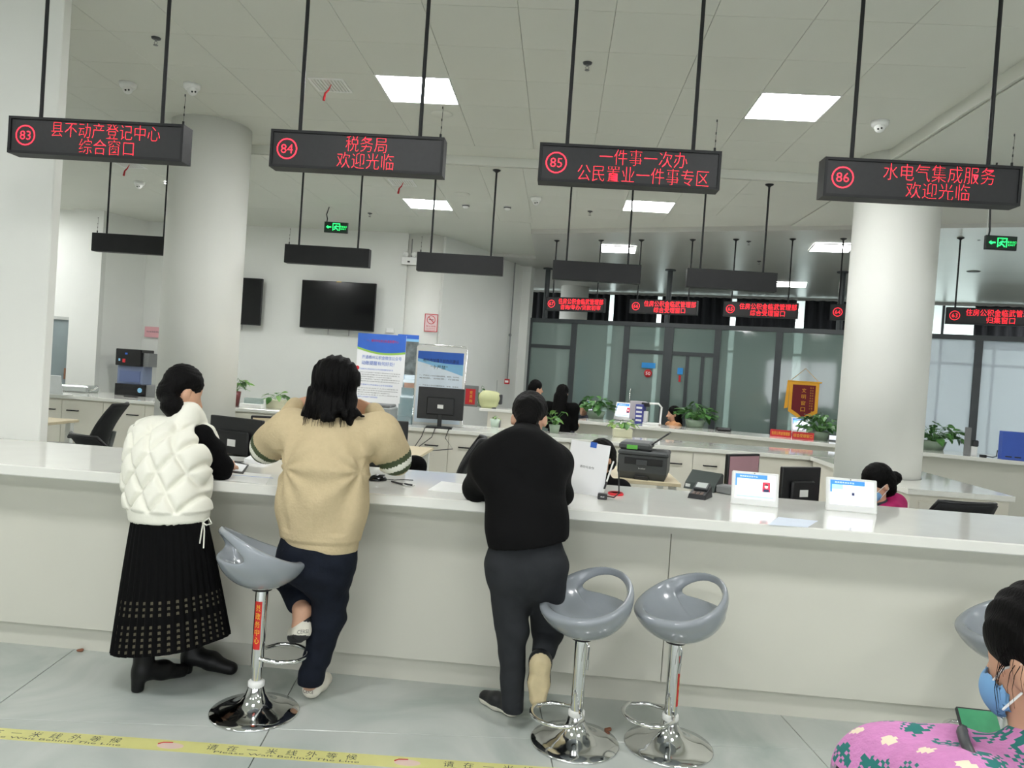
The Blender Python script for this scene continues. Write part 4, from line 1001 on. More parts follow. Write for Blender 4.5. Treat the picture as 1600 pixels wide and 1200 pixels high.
def plant(label, base, r, h, n, pot=(.06, .09), potcol='white_plastic', leafs=('leaf', 'leaf_bright'), sub=True, size=1.0, spread=1.0, z0=None, seed=1, square=False):
    rr = random.Random(seed); t = thing('potted_plant', label, 'potted plant', base)
    pr_, ph = pot
    if square:
        MB().box((-pr_ * 1.25, -pr_ * .8, 0), (pr_ * 1.25, pr_ * .8, ph), b=.008).build('pot', potcol, t)
    else:
        MB().lathe([(0, 0), (pr_ * .75, 0), (pr_, ph), (pr_ * .9, ph), (pr_ * .88, ph - .012), (0, ph - .012)], n=24).build('pot', potcol, t)
    MB().lathe([(0, ph - .008), (pr_ * .85, ph - .01)], n=16).build('soil', 'soil', t)
    joined = {} ; st = MB()
    for i in range(n):
        a = rr.uniform(0, 6.283); q = rr.random() ** .6; hh = ph + h * (rr.uniform(.15, 1.0) * (1.05 - .55 * q)); R = r * q * spread
        tip = Vector((math.cos(a) * R, math.sin(a) * R, hh)); st.tube([(math.cos(a) * .01, math.sin(a) * .01, ph - .01), tuple(tip * .5 + Vector((0, 0, ph * .5 + .03))), tuple(tip)], .0025, n=4)
        sc = size * rr.uniform(.7, 1.25); rx = rr.uniform(-.9, .35); ml = rr.choice(leafs)
        mat = Matrix.Translation(tip) @ Matrix.Rotation(a - math.pi / 2 + rr.uniform(-.6, .6), 4, 'Z') @ Matrix.Rotation(rx, 4, 'X') @ Matrix.Rotation(rr.uniform(-.5, .5), 4, 'Y') @ Matrix.Scale(sc, 4)
        if sub:
            o = obj('leaf', LEAF[ml], None, t); o.matrix_local = mat
        else:
            joined.setdefault(ml, MB()).add([v.co for v in LEAF[ml].vertices], [tuple(p_.vertices) for p_ in LEAF[ml].polygons], 0, True, mat)
    st.build('stems', 'leaf', t)['kind'] = 'stuff'
    for ml, b in joined.items(): b.build('foliage', ml, t)['kind'] = 'stuff'
    return t
mm('pot_red', (110, 44, 44), .4); mm('pot_cream', (206, 204, 176), .5); mm('pot_green', (190, 208, 192), .35); mm('pot_sage', (140, 158, 138), .5)
p = PZ(365, 634, .9); plant('trailing green plant in a dark red pot just right of the left round column', (p.x, p.y, .9), .22, .22, 26, (.09, .2), 'pot_red', size=1.15, seed=3)
p = PZ(432, 638, .9); plant('small green plant in a low cream pot on the left worktop', (p.x, p.y, .9), .16, .14, 18, (.1, .12), 'pot_cream', size=1.1, seed=5, square=True)
p = PZ(972, 683, .9); plant('variegated green plant in a cream pot above the printer', (p.x, p.y, .9), .2, .14, 30, (.095, .11), 'pot_cream', ('leaf_light', 'leaf_bright', 'leaf'), seed=8, square=True, size=.95)
p = PZ(866, 676, .9); plant('leafy green plant beside the head of the man in black', (p.x, p.y, .9), .17, .26, 20, (.07, .1), 'pot_sage', ('leaf_bright', 'leaf'), seed=11, size=1.1)
p = PZ(773, 667, .9); plant('tiny dry plant in a pale green glass bowl', (p.x, p.y, .9), .05, .05, 10, (.065, .1), 'pot_green', ('leaf_light', 'soil_leaf') if False else ('leaf_light',), seed=13, size=.4)
p = PY(748, 640, 10.92); plant('small green plant between the red framed card and the desk fan', (p.x, p.y, 1.09), .07, .3, 18, (.04, .05), 'pot_sage', seed=17, size=.9, sub=False)
for u, v, l, sd, nn, R in ((932, 655, 'green plant beside the far left tablet screen', 21, 60, .3), (1091, 670, 'bushy green plant right of the far clerk with long hair', 22, 75, .3), (1283, 688, 'bushy green plant in front of the far tablet under the pennant', 23, 80, .33), (1475, 706, 'bushy green plant right of the right round column', 24, 80, .34)):
    q = PZ(u, v, .95); plant(l, (q.x, q.y + (.3 if sd != 23 else .12), .95), R, .3, nn, (.16, .12), 'pot_sage', ('leaf', 'leaf_dark', 'leaf'), sub=False, size=1.35, seed=sd)

# ================================================================ left worktop: laptop, tray, computer case
p = PZ(97, 615, .9); t = thing('laptop', 'open silver laptop with its lid towards the viewer', 'laptop', (p.x + .08, p.y - .25, .9), math.radians(178))
MB().box((-.17, -.12, 0), (.17, .12, .018), b=.004).build('keyboard_base', 'white_plastic', t); T = Matrix.Translation((0, .0, 0)) @ Matrix.Translation((0, -.12, .016)) @ Matrix.Rotation(math.radians(0), 4, 'X')
T = Matrix.Translation((0, -.12 + .0, .016)) @ Matrix.Rotation(math.radians(12), 4, 'X')
T = Matrix.Translation((0, .11, .016)) @ Matrix.Rotation(math.radians(-14), 4, 'X')
MB().box((-.19, 0, 0), (.19, .01, .26), b=.004, mat=T).build('lid', mk('silver', (222, 225, 225), .4), t)
p = PZ(130, 612, .9); t = thing('steel_tray', 'flat stainless appliance beside the laptop', 'tray', (p.x, p.y - .1, .9)); MB().box((-.2, -.15, 0), (.22, .15, .1), b=.02).build('body', mk('steel', (190, 196, 194), .25, .7), t); MB().tube([(.22, -.1, .03), (.3, -.1, .06), (.3, -.05, .09)], .012, n=6).build('handle', 'chrome', t)
p = PZ(172, 617, .9); t = thing('computer_case', 'flat black computer case with a round blue sticker on the left worktop', 'computer case', (p.x, p.y + .1, .9), math.radians(-3))
MB().box((0, 0, 0), (.47, .3, .17), b=.005).build('case', 'black_gloss', t); MB().box((.47, .02, 0), (.62, .3, .17), b=.005).build('side_unit', 'grey_plastic', t)
MB().lathe([(0, 0), (.036, 0)], n=20, mat=Matrix.Translation((.39, -.002, .09)) @ Matrix.Rotation(math.radians(90), 4, 'X')).build('sticker', 'sky_print', t)
tag(MB().box((-.09, -.04, 0), (.09, .04, .02), b=.006).build('card_terminal', 'black_plastic', None, (p.x + .38, p.y - .12, .9)), 'small black gadget in front of the computer case', 'gadget')
p = PZ(374, 636, .9); t = thing('white_box', 'flat white box between the two plants on the left worktop', 'box', (p.x, p.y, .9)); MB().box((0, 0, 0), (.3, .12, .055), b=.005).build('box_body', 'white_plastic', t); MB().box((.05, .02, .055), (.29, .1, .13)).build('acrylic_lid', glassmat('acrylic', (190, 205, 205), .6, .15), t)
p = PZ(120, 655, .75); t = thing('desk_phone', 'black desk phone on the left wooden desk', 'phone', (-5.62, 7.75, .75)); MB().box((-.09, -.1, 0), (.09, .1, .03), b=.008).build('body', 'black_plastic', t); MB().tube([(-.06, -.09, .05), (-.06, 0, .06), (-.06, .09, .05)], .016, n=7).build('handset', 'black_plastic', t)

# ================================================================ banners and boards beyond the rear worktop
def lines(t, x0, x1, z0, rows_, mat, txt, h=.014, y=-.004, gap=.026):
    m = MB()
    for i in range(rows_): put_text(m, txt[i % len(txt)], x0, z0 - i * gap, width=x1 - x0 if i % 3 != 2 else (x1 - x0) * .8, height=h, y=y, align='LEFT')
    m.build('lettering', mat, t)['kind'] = 'stuff'
yb = 11.05; a = PY(560, 520, yb); b = PY(636, 527, yb); w_ = (b - a).length
t = thing('roll_up_banner', 'white roll-up banner with a blue top and blue headline behind the woman in beige', 'banner', (a.x, yb, 0), math.radians(-3))
H = a.z; MB().box((0, 0, .06), (w_, .006, H)).build('sheet', 'paper', t); MB().box((-.02, -.06, 0), (w_ + .02, .08, .06), b=.01).build('base', 'grey_plastic', t)
n = 16; V = []
for k in range(n + 1): x = w_ * k / n; V += [(x, -.002, H), (x, -.002, H - .2 - .05 * math.sin(math.pi * k / n) - .04 * k / n)]
MB().add(V, [(2 * k, 2 * k + 1, 2 * k + 3, 2 * k + 2) for k in range(n)]).build('blue_header', 'blue_print', t)
V = []
for k in range(n + 1): x = w_ * k / n; z = H - .2 - .05 * math.sin(math.pi * k / n) - .04 * k / n; V += [(x, -.002, z), (x, -.002, z - .03)]
MB().add(V, [(2 * k, 2 * k + 1, 2 * k + 3, 2 * k + 2) for k in range(n)]).build('green_arc', 'green_print', t)
m = MB(); put_text(m, '一、郴州市住房公积金管理中心', w_ * .52, H - .1, width=w_ * .66, height=.04, y=-.004); m.build('heading', 'red_print', t)['kind'] = 'stuff'
m = MB(); put_text(m, '开通郴州公积金微信公众号', w_ * .52, H - .345, width=w_ * .82, height=.055, y=-.004); put_text(m, '动账提醒有何好处?', w_ * .45, H - .43, width=w_ * .68, height=.06, y=-.004); m.build('headline', 'blue_print', t)['kind'] = 'stuff'
m = MB(); put_text(m, '开通郴州公积金微信公众号动账提醒有何好处', w_ * .07, H - .52, width=w_ * .7, height=.022, y=-.004, align='LEFT'); put_text(m, '如何开通郴州公积金微信公众号动账提醒', w_ * .03, H - .75, width=w_ * .75, height=.022, y=-.004, align='LEFT'); put_text(m, '查询郴州公积金账户余额和明细', w_ * .03, H - .93, width=w_ * .45, height=.022, y=-.004, align='LEFT'); m.build('subheading', 'blue_print', t)['kind'] = 'stuff'
lines(t, w_ * .06, w_ * .92, H - .57, 5, 'ink', ['您的公积金账户如有汇缴提取贷款等变动', '系统将自动推送信息到您的微信上', '让您随时掌握账户资金的变化情况'], .014, gap=.032)
lines(t, w_ * .06, w_ * .9, H - .8, 4, 'ink', ['关注公众号点击个人中心绑定账号', '输入身份证号和手机验证码完成绑定', '打开动账提醒开关即可'], .014, gap=.032)
MB().lathe([(0, 0), (.03, 0)], n=18, mat=Matrix.Translation((w_ * .0 + .02, -.005, H - .51)) @ Matrix.Rotation(math.radians(90), 4, 'X')).build('red_badge', 'red_print', t)
a2 = PY(622, 522, 11.3); t = thing('roll_up_banner', 'dark photo banner half hidden behind the white roll-up banner', 'banner', (a2.x, 11.3, 0))
MB().box((0, 0, .05), (.32, .006, a2.z), b=.001).build('sheet', 'sky_print', t); MB().box((0, -.003, a2.z - .06), (.32, -.001, a2.z)).build('blue_header', 'blue_print', t); MB().box((0, -.003, a2.z - .6), (.32, -.001, a2.z - .1)).build('photo', mk('photo_grey', (110, 118, 118), .5, var=.5, scale=9), t); MB().box((-.01, -.05, 0), (.33, .06, .05), b=.01).build('base', 'grey_plastic', t)
m = MB(); put_text(m, '公积金贷款', .2, a2.z - .8, width=.22, height=.05, y=-.004); lines(t, .05, .3, a2.z - .9, 5, 'blue_print', ['公积金政策', '办事指南说明']); m.build('heading', 'blue_print', t)['kind'] = 'stuff'
yb = 9.35; a = PY(652, 540, yb); b = PY(730, 546, yb); w_ = (b - a).length; h = a.z - .9
t = thing('framed_board', 'white framed notice board with a blue wave header standing on the rear worktop', 'notice board', (a.x, yb, .9), math.radians(-2))
mm('board_light', (226, 238, 248), .4)
MB().box((0, .0, .0), (w_, .02, h), b=.004).build('backing', 'white_plastic', t); MB().box((.02, -.003, .03), (w_ - .03, 0, h - .06)).build('sheet', 'board_light', t)
fr = [(0, .01, 0), (0, .01, h - .02), (.02, .01, h + .02), (w_ - .02, .01, h + .02), (w_, .01, h - .02), (w_, .01, 0)]; MB().tube(fr, .008, n=7).build('frame', 'chrome', t)
V = []
for k in range(n + 1): x = .02 + (w_ - .05) * k / n; V += [(x, -.005, h - .06), (x, -.005, h - .15 - .02 * math.sin(3 * k / n) - .05 * k / n)]
MB().add(V, [(2 * k, 2 * k + 1, 2 * k + 3, 2 * k + 2) for k in range(n)]).build('blue_header', 'blue_print', t)
V = []
for k in range(n + 1): x = .02 + (w_ - .05) * k / n; z = h - .15 - .02 * math.sin(3 * k / n) - .05 * k / n; V += [(x, -.005, z), (x, -.005, z - .04 - .1 * (k / n) ** 2)]
MB().add(V, [(2 * k, 2 * k + 1, 2 * k + 3, 2 * k + 2) for k in range(n)]).build('light_wave', 'sky_print', t)
m = MB(); put_text(m, '郴州市加强干部作风建设', w_ * .5, h - .17, width=w_ * .72, height=.045, y=-.007); put_text(m, '“十严禁”', w_ * .47, h - .25, width=w_ * .34, height=.05, y=-.007); m.build('headline', 'ink', t)['kind'] = 'stuff'
for k in range(3): lines(t, w_ * .08, w_ * .88, h - .36 - k * .12, 2, 'ink', ['一、严禁在工作时间擅自离岗、串岗、玩手机', '看视频、炒股票、打游戏'], .016, gap=.032)
# brochure rack and printer left of the framed board
t = thing('brochure_rack', 'clear acrylic brochure rack left of the framed board', 'rack', (-1.94, 9.38, .9)); gl = glassmat('acrylic_blue', (176, 200, 210), .5, .15)
for k in range(4): MB().box((0, .06 * k - .1, .1 + .1 * k), (.17, .06 * k - .09, .24 + .1 * k)).build('pocket', gl, t)
MB().box((0, -.12, 0), (.17, .16, .1), b=.004).build('base', gl, t); MB().box((.0, .16, 0), (.17, .17, .6)).build('back_plate', gl, t); MB().box((.02, .07, .42), (.16, .085, .5)).build('leaflets', mk('leaflet', (210, 170, 150), .7), t)
t = thing('grey_printer', 'pale grey printer on the rear worktop below the roll-up banner', 'printer', (-2.0, 9.02, .9)); MB().box((-.42, -.12, 0), (.05, .3, .2), b=.015).build('body', mk('pale_grey', (160, 164, 164), .5), t); MB().box((-.36, -.125, .1), (.0, -.12, .13)).build('slot', 'dark_grey', t); MB().box((-.4, -.1, .2), (.03, .28, .23), b=.01).build('lid', 'grey_plastic', t)
p = PZ(634, 652, .9); t = thing('mouse', 'black mouse on the rear worktop left of its monitor', 'mouse', (p.x + .12, 8.98, .9), .4); s = SDF((-.06, -.08, -.02), (.06, .08, .06), .005, .01); s.ell((0, 0, .002), (.04, .06, .04)); s.cut((0, 0, 0), (0, 0, -1)); obj('shell', s.mesh('shell', smooth=1), 'black_gloss', t); MB().tube([(0, .06, .008), (.1, .12, .006), (.2, .1, .006)], .003, n=5).build('cord', 'black_plastic', t)
for i, dx in enumerate((0, .12, .28)):
    o = MB().tube([(-1.5 + dx, 8.98, .905), (-1.52 + dx, 8.845, .9), (-1.55 + dx, 8.84, .8), (-1.62 + dx * (1.6 if i == 2 else .4), 8.84, .68), (-1.7, 8.83, .6), (-1.9, 8.8, .58)], .005, n=6).build('cable', 'black_plastic', mon); o.matrix_parent_inverse = mtx(mon.location, mon.rotation_euler.z).inverted()
# red framed card, fan on gate cabinet
p = PY(723, 637, 10.72); t = thing('red_card', 'red framed card with yellow lettering beside the framed board', 'card', (p.x, 10.78, 1.09)); MB().box((0, 0, 0), (.2, .03, .3), b=.004).build('frame', 'grey_plastic', t); MB().box((.02, -.003, .03), (.16, 0, .25)).build('red_sheet', 'red_print', t); m = MB(); 
for k, ch in enumerate('党员岗'): put_text(m, ch, .1, .2 - k * .06, width=.04, height=.045, y=-.0045)
m.build('lettering', 'yellow_print', t)['kind'] = 'stuff'
p = PY(767, 640, 10.75); t = thing('desk_fan', 'pale yellow-green box fan heater on the counter gate', 'fan', (p.x - .02, 10.78, 1.09)); mm('cream_green', (206, 210, 160), .45)
s = SDF((-.2, -.16, -.02), (.2, .16, .34), .012, .03); s.cone((-.06, 0, .14), (.06, 0, .14), .11, .1, (1, .8, 1)); s.cone((-.08, 0, .06), (.04, 0, .06), .07, .07, (1, .8, 1)); obj('housing', s.mesh('housing', smooth=1), 'cream_green', t); MB().box((.12, -.05, .06), (.17, .05, .2), b=.01).build('grille', 'dark_grey', t); MB().cyl((.05, 0, 0), (.05, 0, .05), .04, n=12).build('foot', 'dark_grey', t); MB().cyl((.08, 0, .24), (.08, 0, .4), .003, n=5).build('aerial', 'grey_plastic', t)
p = PY(1231, 600, 13.5)

# ================================================================ on the far counter
def far_tablet(u0, v0, u1, v1, h, label, kind='id'):
    tablet(label, PZ(u0, v0, .95), PZ(u1, v1, .95), h, kind, 14, .95, 'far tablets')
far_tablet(958, 655, 986, 658, .3, 'far white tablet with an identity page on the far counter', 'id')
far_tablet(908, 649, 925, 651, .28, 'far tablet nearest the person in black', 'blank')
far_tablet(1237, 676, 1266, 678, .26, 'far tablet showing blue above the red name plates', 'blank')
p = PZ(1006, 662, .95); t = thing('monitor', 'silver far monitor back beside the far identity tablet', 'monitor', (p.x - .08, p.y + .25, .95), R3A + math.radians(190)); MB().box((-.13, 0, .05), (.13, .03, .34), b=.006).build('housing', mk('lilac_grey', (178, 172, 178), .4), t); MB().cyl((0, .02, 0), (0, .02, .08), .03, n=10).build('stand_neck', 'grey_plastic', t); MB().box((-.1, -.06, 0), (.1, .08, .012), b=.003).build('stand_foot', 'grey_plastic', t)
p = PZ(1003, 650, .95); t = thing('monitor', 'black far monitor behind the silver one', 'monitor', (p.x - .02, p.y + .5, .95), R3A); MB().box((-.13, 0, .2), (.13, .04, .5), b=.006).build('housing', 'black_plastic', t); MB().box((-.02, .0, 0), (.02, .03, .22)).build('stand_neck', 'black_plastic', t); MB().box((-.1, -.06, 0), (.1, .08, .012)).build('stand_foot', 'black_plastic', t)
p = PZ(1005, 663, .95); t = thing('file_rack', 'blue file rack on the far counter', 'file rack', (p.x - .13, p.y + .06, .95), R3A); MB().box((0, 0, 0), (.12, .2, .3), b=.004).build('body', 'screen_navy' if False else mk('navy', (60, 66, 140), .5), t)
for k in range(4): MB().box((.015, -.004, .04 + k * .065), (.105, 0, .07 + k * .065)).build('slot', 'white_plastic', t)
p = PZ(1022, 665, .95); t = thing('document_camera', 'white document camera stand on the far counter', 'document camera', (p.x - .17, p.y + .17, .95), R3A); MB().box((0, 0, 0), (.26, .2, .03), b=.004).build('base', 'white_plastic', t); MB().tube([(.26, .1, .03), (.27, .1, .28), (.22, .1, .33), (.0, .1, .32)], .016, n=7).build('arm', 'white_plastic', t); MB().box((-.04, .06, .27), (.08, .14, .34), b=.01).build('camera_head', 'black_plastic', t); MB().box((.0, .05, .03), (.06, .15, .2), b=.004).build('upright', 'white_plastic', t)
for u, v, l, tx in ((1203, 681, 'left red name plate with yellow lettering on the far counter', '住房公积金管理部'), (1237, 685, 'right red name plate with yellow lettering on the far counter', '综合受理窗口')):
    p = PZ(u, v, .95); t = thing('name_plate', l, 'name plate', (p.x, p.y, .95), R3A); MB().add([(0, 0, 0), (.29, 0, 0), (.29, .06, 0), (0, .06, 0), (0, .02, .1), (.29, .02, .1)], [(3, 2, 1, 0), (0, 1, 5, 4), (2, 3, 4, 5), (0, 4, 3), (1, 2, 5)]).build('body', 'red_print', t)
    m = MB(); put_text(m, tx, .145, .05, width=.25, height=.05, y=-.004, base=Matrix.Rotation(math.radians(-11), 4, 'X')); m.build('lettering', 'yellow_print', t)['kind'] = 'stuff'
p = PZ(1295, 689, .95); t = thing('phone', 'small lit phone on a stand right of the far bushy plant', 'phone', (p.x, p.y + .02, .95), R3A); MB().box((0, 0, 0), (.12, .02, .09), b=.003).build('body', 'grey_plastic', t); MB().box((.01, -.002, .02), (.11, 0, .08)).build('screen', 'screen_white', t)
p = PZ(1512, 712, .95); t = thing('webcam_post', 'grey camera post on the far counter right of the round column', 'camera post', (p.x, p.y + .1, .95), R3A); MB().box((0, 0, 0), (.07, .05, .36), b=.004).build('post', 'grey_plastic', t); MB().box((.09, 0, .12), (.16, .06, .2), b=.01).build('camera_head', 'black_plastic', t); MB().box((.08, 0, 0), (.15, .06, .12), b=.004).build('charger', 'white_plastic', t)
p = PZ(1568, 718, .95); t = thing('file_box', 'blue cardboard file box at the right edge of the far counter', 'file box', (p.x, p.y + .05, .95), R3A); MB().box((0, 0, 0), (.35, .25, .35), b=.006).build('body', mk('box_blue', (58, 92, 186), .6), t)
for k in range(3): MB().box((.04 + k * .1, -.002, .03), (.11 + k * .1, 0, .045)).build('slot', 'black_plastic', t)
p = PZ(1545, 716, .95); t = thing('adapter', 'black adapter with a curled cable left of the blue file box', 'adapter', (p.x - .05, p.y + .08, .95)); MB().box((0, 0, 0), (.07, .05, .03), b=.004).build('brick', 'black_plastic', t); MB().tube([(.07, .02, .015), (.14, .0, .01), (.2, .03, .02), (.22, .05, .1)], .006, n=5).build('cord', 'black_plastic', t)
p = PZ(1130, 677, .95); tag(MB().box((0, 0, 0), (.22, .16, .05), b=.02).build('black_bag', 'black_plastic', None, (p.x, p.y + .45, .95)), 'low black pouch on the middle of the far counter', 'pouch')
# pennant on the partition
q0 = (4.05, PY0 + PS * (4.05 - PX0)); t = thing('pennant', 'dark red pennant with gold fringe hanging on the glass partition', 'pennant', (q0[0] + .0, q0[1] - .06, 0), PANG)
mm('gold', (232, 168, 40), .6); mm('maroon', (110, 20, 28), .75)
W, zt, zb = .48, 1.79, 1.2
out = [(0, zt), (W, zt), (W, zb + .06), (W * .72, zb - .02), (W * .5, zb - .1), (W * .28, zb - .02), (0, zb + .06)]
def flat(n, pts, y, m, th=.006):
    k = len(pts); MB().add([(x, y, z) for x, z in pts] + [(x, y + th, z) for x, z in pts], [tuple(range(k - 1, -1, -1)), tuple(range(k, 2 * k))] + [(i, (i + 1) % k, k + (i + 1) % k, k + i) for i in range(k)]).build(n, m, t)
flat('gold_border', out, 0, 'gold'); inn = [(W / 2 + (x - W / 2) * .78, zb + .28 + (z - zb - .28) * .82) for x, z in out]; flat('red_cloth', inn, -.004, 'maroon', .003)
MB().cyl((-.04, 0, zt), (W + .04, 0, zt), .012, n=8).build('rod', 'gold', t); MB().tube([(.0, 0, zt), (W / 2, .0, zt + .23), (W, 0, zt)], .004, n=5).build('cord', 'gold', t)
flat('side_ribbon', [(-.04, zt), (0, zt), (-.01, zb + .12), (-.07, zb + .1)], .002, 'gold')
m = MB()
for k, ch in enumerate('文明窗口'): put_text(m, ch, W * .5, zt - .15 - k * .11, width=.07, height=.075, y=-.006)
for j, s_ in enumerate(('奖给住房公积金管理部', '临武县政务服务中心')):
    for k, ch in enumerate(s_): put_text(m, ch, W * (.8 - .07 * j), zt - .1 - k * .045, width=.022, height=.026, y=-.006)
m.build('lettering', 'gold', t)['kind'] = 'stuff'
# door plate stickers on the partition
q0 = (1.55, PY0 + PS * (1.55 - PX0)); t = thing('door_plate', 'blue plate and round red number 50 on the glass door', 'door plate', (q0[0], q0[1] - .05, 1.86), PANG); MB().box((0, 0, 0), (.26, .006, .1)).build('blue_plate', mk('sky_blue', (40, 140, 210), .5), t)
MB().lathe([(0, 0), (.075, 0), (.075, .006), (0, .006)], n=24, mat=Matrix.Translation((.13, .004, -.1)) @ Matrix.Rotation(math.radians(90), 4, 'X')).build('red_disc', 'red_print', t); m = MB(); put_text(m, '50', .13, -.1, width=.09, height=.06, y=-.004); m.build('lettering', 'white_plastic', t)['kind'] = 'stuff'
q0 = (2.19, PY0 + PS * (2.19 - PX0)); t = thing('wall_switch', 'small blue tag hanging on the glass door', 'tag', (q0[0], q0[1] - .05, 1.78), PANG); MB().box((0, 0, 0), (.1, .006, .12)).build('blue_plate', bpy.data.materials['sky_blue'], t); MB().box((.03, 0, -.14), (.07, .006, -.02)).build('red_tab', 'red_print', t)

# ================================================================ waiting line on the floor
tp = thing('floor_tape', 'yellow floor tape reading 请在一米线外等候 Please Wait Behind The Line', 'floor tape', (-3.6, 2.885, 0), math.atan2(.08, 1.49))
mm('tape_yellow', (216, 213, 140), .4, var=.06)
MB().box((0, 0, .0002), (5.2, .088, .0008)).build('strip', 'tape_yellow', tp)
FLAT = Matrix.Rotation(0, 4, 'X')
E_ = .985
for k in range(5):
    x0 = -.02 + k * E_
    m = MB(); 
    for i, ch in enumerate('请在一米线外等候'):
        V, F = textmesh(ch, size=.048); m.add(V, F, 0, False, Matrix.Translation((x0 + .33 + i * .083, .055, .001)))
    V, F = textmesh('Please Wait Behind The Line', width=.6, height=.016); m.add(V, F, 0, False, Matrix.Translation((x0 + .65, .02, .001))); m.build('lettering', 'dark_grey', tp)['kind'] = 'stuff'
    MB().lathe([(0, .0009), (.055, .0009)], (x0 + .16, .042, 0), n=24, sy=.45).build('oval_logo', mk('tape_pink', (226, 200, 190), .5) if k == 0 else bpy.data.materials['tape_pink'], tp)
    MB().tube([(x0 + .105, .05, .001), (x0 + .12, .064, .001), (x0 + .16, .068, .001)], .003, n=4).build('logo_mark', 'red_print', tp)
for u, v, l in ((125, 1018, 'small brown scrap on the floor at the counter base, left'), (950, 1142, 'tiny brown scrap on the floor behind the middle stool')):
    p = PZ(u, v, 0); s = SDF((-.04, -.04, -.01), (.04, .04, .03), .003, .01); s.ell((-.006, 0, .006), (.014, .01, .006)); s.ell((.008, .004, .008), (.009, .01, .008)); tag(obj('litter', s.mesh('litter'), mk('litter_brown', (140, 90, 66), .8) if 'litter_brown' not in bpy.data.materials else bpy.data.materials['litter_brown'], None, (p.x, p.y, 0)), l, 'litter')
# ================================================================ people
def A3(v): return np.array((v[0], v[1], v[2]), float)
def frame(fwd, up=(0, 0, 1)):
    f = _n(fwd); u = np.array(up, float); u = u - f * (u @ f); u = _n(u); r = np.cross(f, u); return np.stack([r, f, u])   # rows: right, forward, up
def head(s, c, F, k=1.0):
    L = lambda x, y, z: A3(c) + k * (F[0] * x + F[1] * y + F[2] * z)
    s.ell(L(0, -.012, .03), np.array((.074, .092, .088)) * k, F.T.T, k=.02) if False else s.ell(L(0, -.012, .03), np.array((.074, .092, .088)) * k, F.tolist(), k=.02)
    s.ell(L(0, .03, -.035), np.array((.058, .062, .08)) * k, F.tolist(), k=.03)
    s.cone(L(0, .085, .0), L(0, .108, -.035), .01 * k, .016 * k, k=.012)
    s.ell(L(0, .088, -.07), np.array((.024, .012, .011)) * k, F.tolist(), k=.008)
    for sx in (-1, 1): s.ell(L(sx * .076, -.008, -.012), np.array((.011, .02, .032)) * k, F.tolist(), k=.008)
    for sx in (-1, 1): s.ell(L(sx * .03, .092, .005), np.array((.014, .012, .009)) * k, F.tolist(), k=.01, sub=True)
    return L
def eyes(parent, org, c, F, k=1.0):
    for sx in (-1, 1):
        p = A3(c) + k * (F[0] * sx * .03 + F[1] * .063 + F[2] * .005)
        e = MB(); e.ball(p - A3(org), .0125 * k, 6); e.ball(p + F[1] * .009 * k - A3(org), .0055 * k, 5, mi=1); e.build('eye', ['white_plastic', 'black_gloss'], parent)
def hand(s, w, d, n, side=1, curl=.5, k=1.0, spread=.15):
    # w wrist, d direction of the palm, n palm normal (towards the inside of the curl), thumb on `side`
    d = _n(d); n = _n(np.array(n) - d * (np.array(n) @ d)); r = np.cross(d, n) * side; w = A3(w)
    pe = w + d * .085 * k
    for q in (-1.5, -.5, .5, 1.5): s.cone(w + r * q * .009 * k, pe + r * q * .0185 * k, .015 * k, .0125 * k, k=.012)
    for i, q in enumerate((1.5, .5, -.5, -1.5)):
        L = (.040, .046, .042, .033)[i] * k; b = pe + r * q * .019 * k; a = curl
        dd = d * math.cos(a) + n * math.sin(a) + r * q * spread * .25; dd = _n(dd); b1 = b + dd * L
        dd2 = _n(d * math.cos(a * 2.1) + n * math.sin(a * 2.1) + r * q * spread * .2); b2 = b1 + dd2 * L * .7
        dd3 = _n(d * math.cos(a * 2.9) + n * math.sin(a * 2.9)); b3 = b2 + dd3 * L * .5
        s.cone(b - dd * .01, b1, .0095 * k, .0088 * k, k=.004); s.cone(b1, b2, .0086 * k, .0078 * k, k=.003); s.cone(b2, b3, .0077 * k, .0065 * k, k=.003)
    t0 = w + d * .022 * k + r * .024 * k; t1 = t0 + (d * .55 + r * .7 + n * .35) * .042 * k; t2 = t1 + (d * .8 + r * .15 + n * .45) * .034 * k
    s.cone(t0, t1, .014 * k, .0105 * k, k=.01); s.cone(t1, t2, .0102 * k, .008 * k, k=.003)
def part_obj(s, name, mat, parent, org, smooth=1, disp=None, matfn=None):
    me = s.mesh(name, org, smooth, disp)
    mats = mat if isinstance(mat, (list, tuple)) else [mat]
    o = obj(name, me, mats, parent)
    if matfn is not None:
        c = s.V[s.F].mean(1); mi = matfn(c).astype(np.int32)
        if len(mi) == len(me.polygons): me.polygons.foreach_set('material_index', mi)
    return o
def folds(amp, fx, fz, seed=0):
    def f(V, N):
        x, y, z = V[:, 0], V[:, 1], V[:, 2]
        return amp * (np.sin(fx * x + 3.1 * np.sin(fz * z + seed) + 2 * y * fx * .4) * .6 + np.sin(fz * 2.3 * z + fx * .7 * x + seed * 1.7) * .4)
    return f
def box_of(pts, m=.16):
    P = np.array([A3(p) for p in pts]); return P.min(0) - m, P.max(0) + m
def strands(parent, org, roots, name='hair_strands', r=.004, mat='hair'):
    b = MB(); o = Vector(org)
    for pts in roots:
        n = len(pts); b.tube([Vector(p) - o for p in pts], [r * (1 - .75 * i / (n - 1)) for i in range(n)], n=5)
    q = b.build(name, mat, parent); q['kind'] = 'stuff'; return q
mm('vest_white', (232, 231, 218), .7, var=.02, scale=6, bump=.25, bscale=22)
mm('black_knit', (7, 7, 8), .95, spec=.15, var=.2, scale=30, bump=.3, bscale=120)
mm('skirt_black', (7, 7, 8), .9, spec=.15, var=.2, scale=30)
mm('skirt_dot', (84, 78, 62), .8, var=.2, scale=30)
mm('boot_black', (14, 14, 15), .45, spec=.3, var=.15, scale=20, bump=.2, bscale=18)
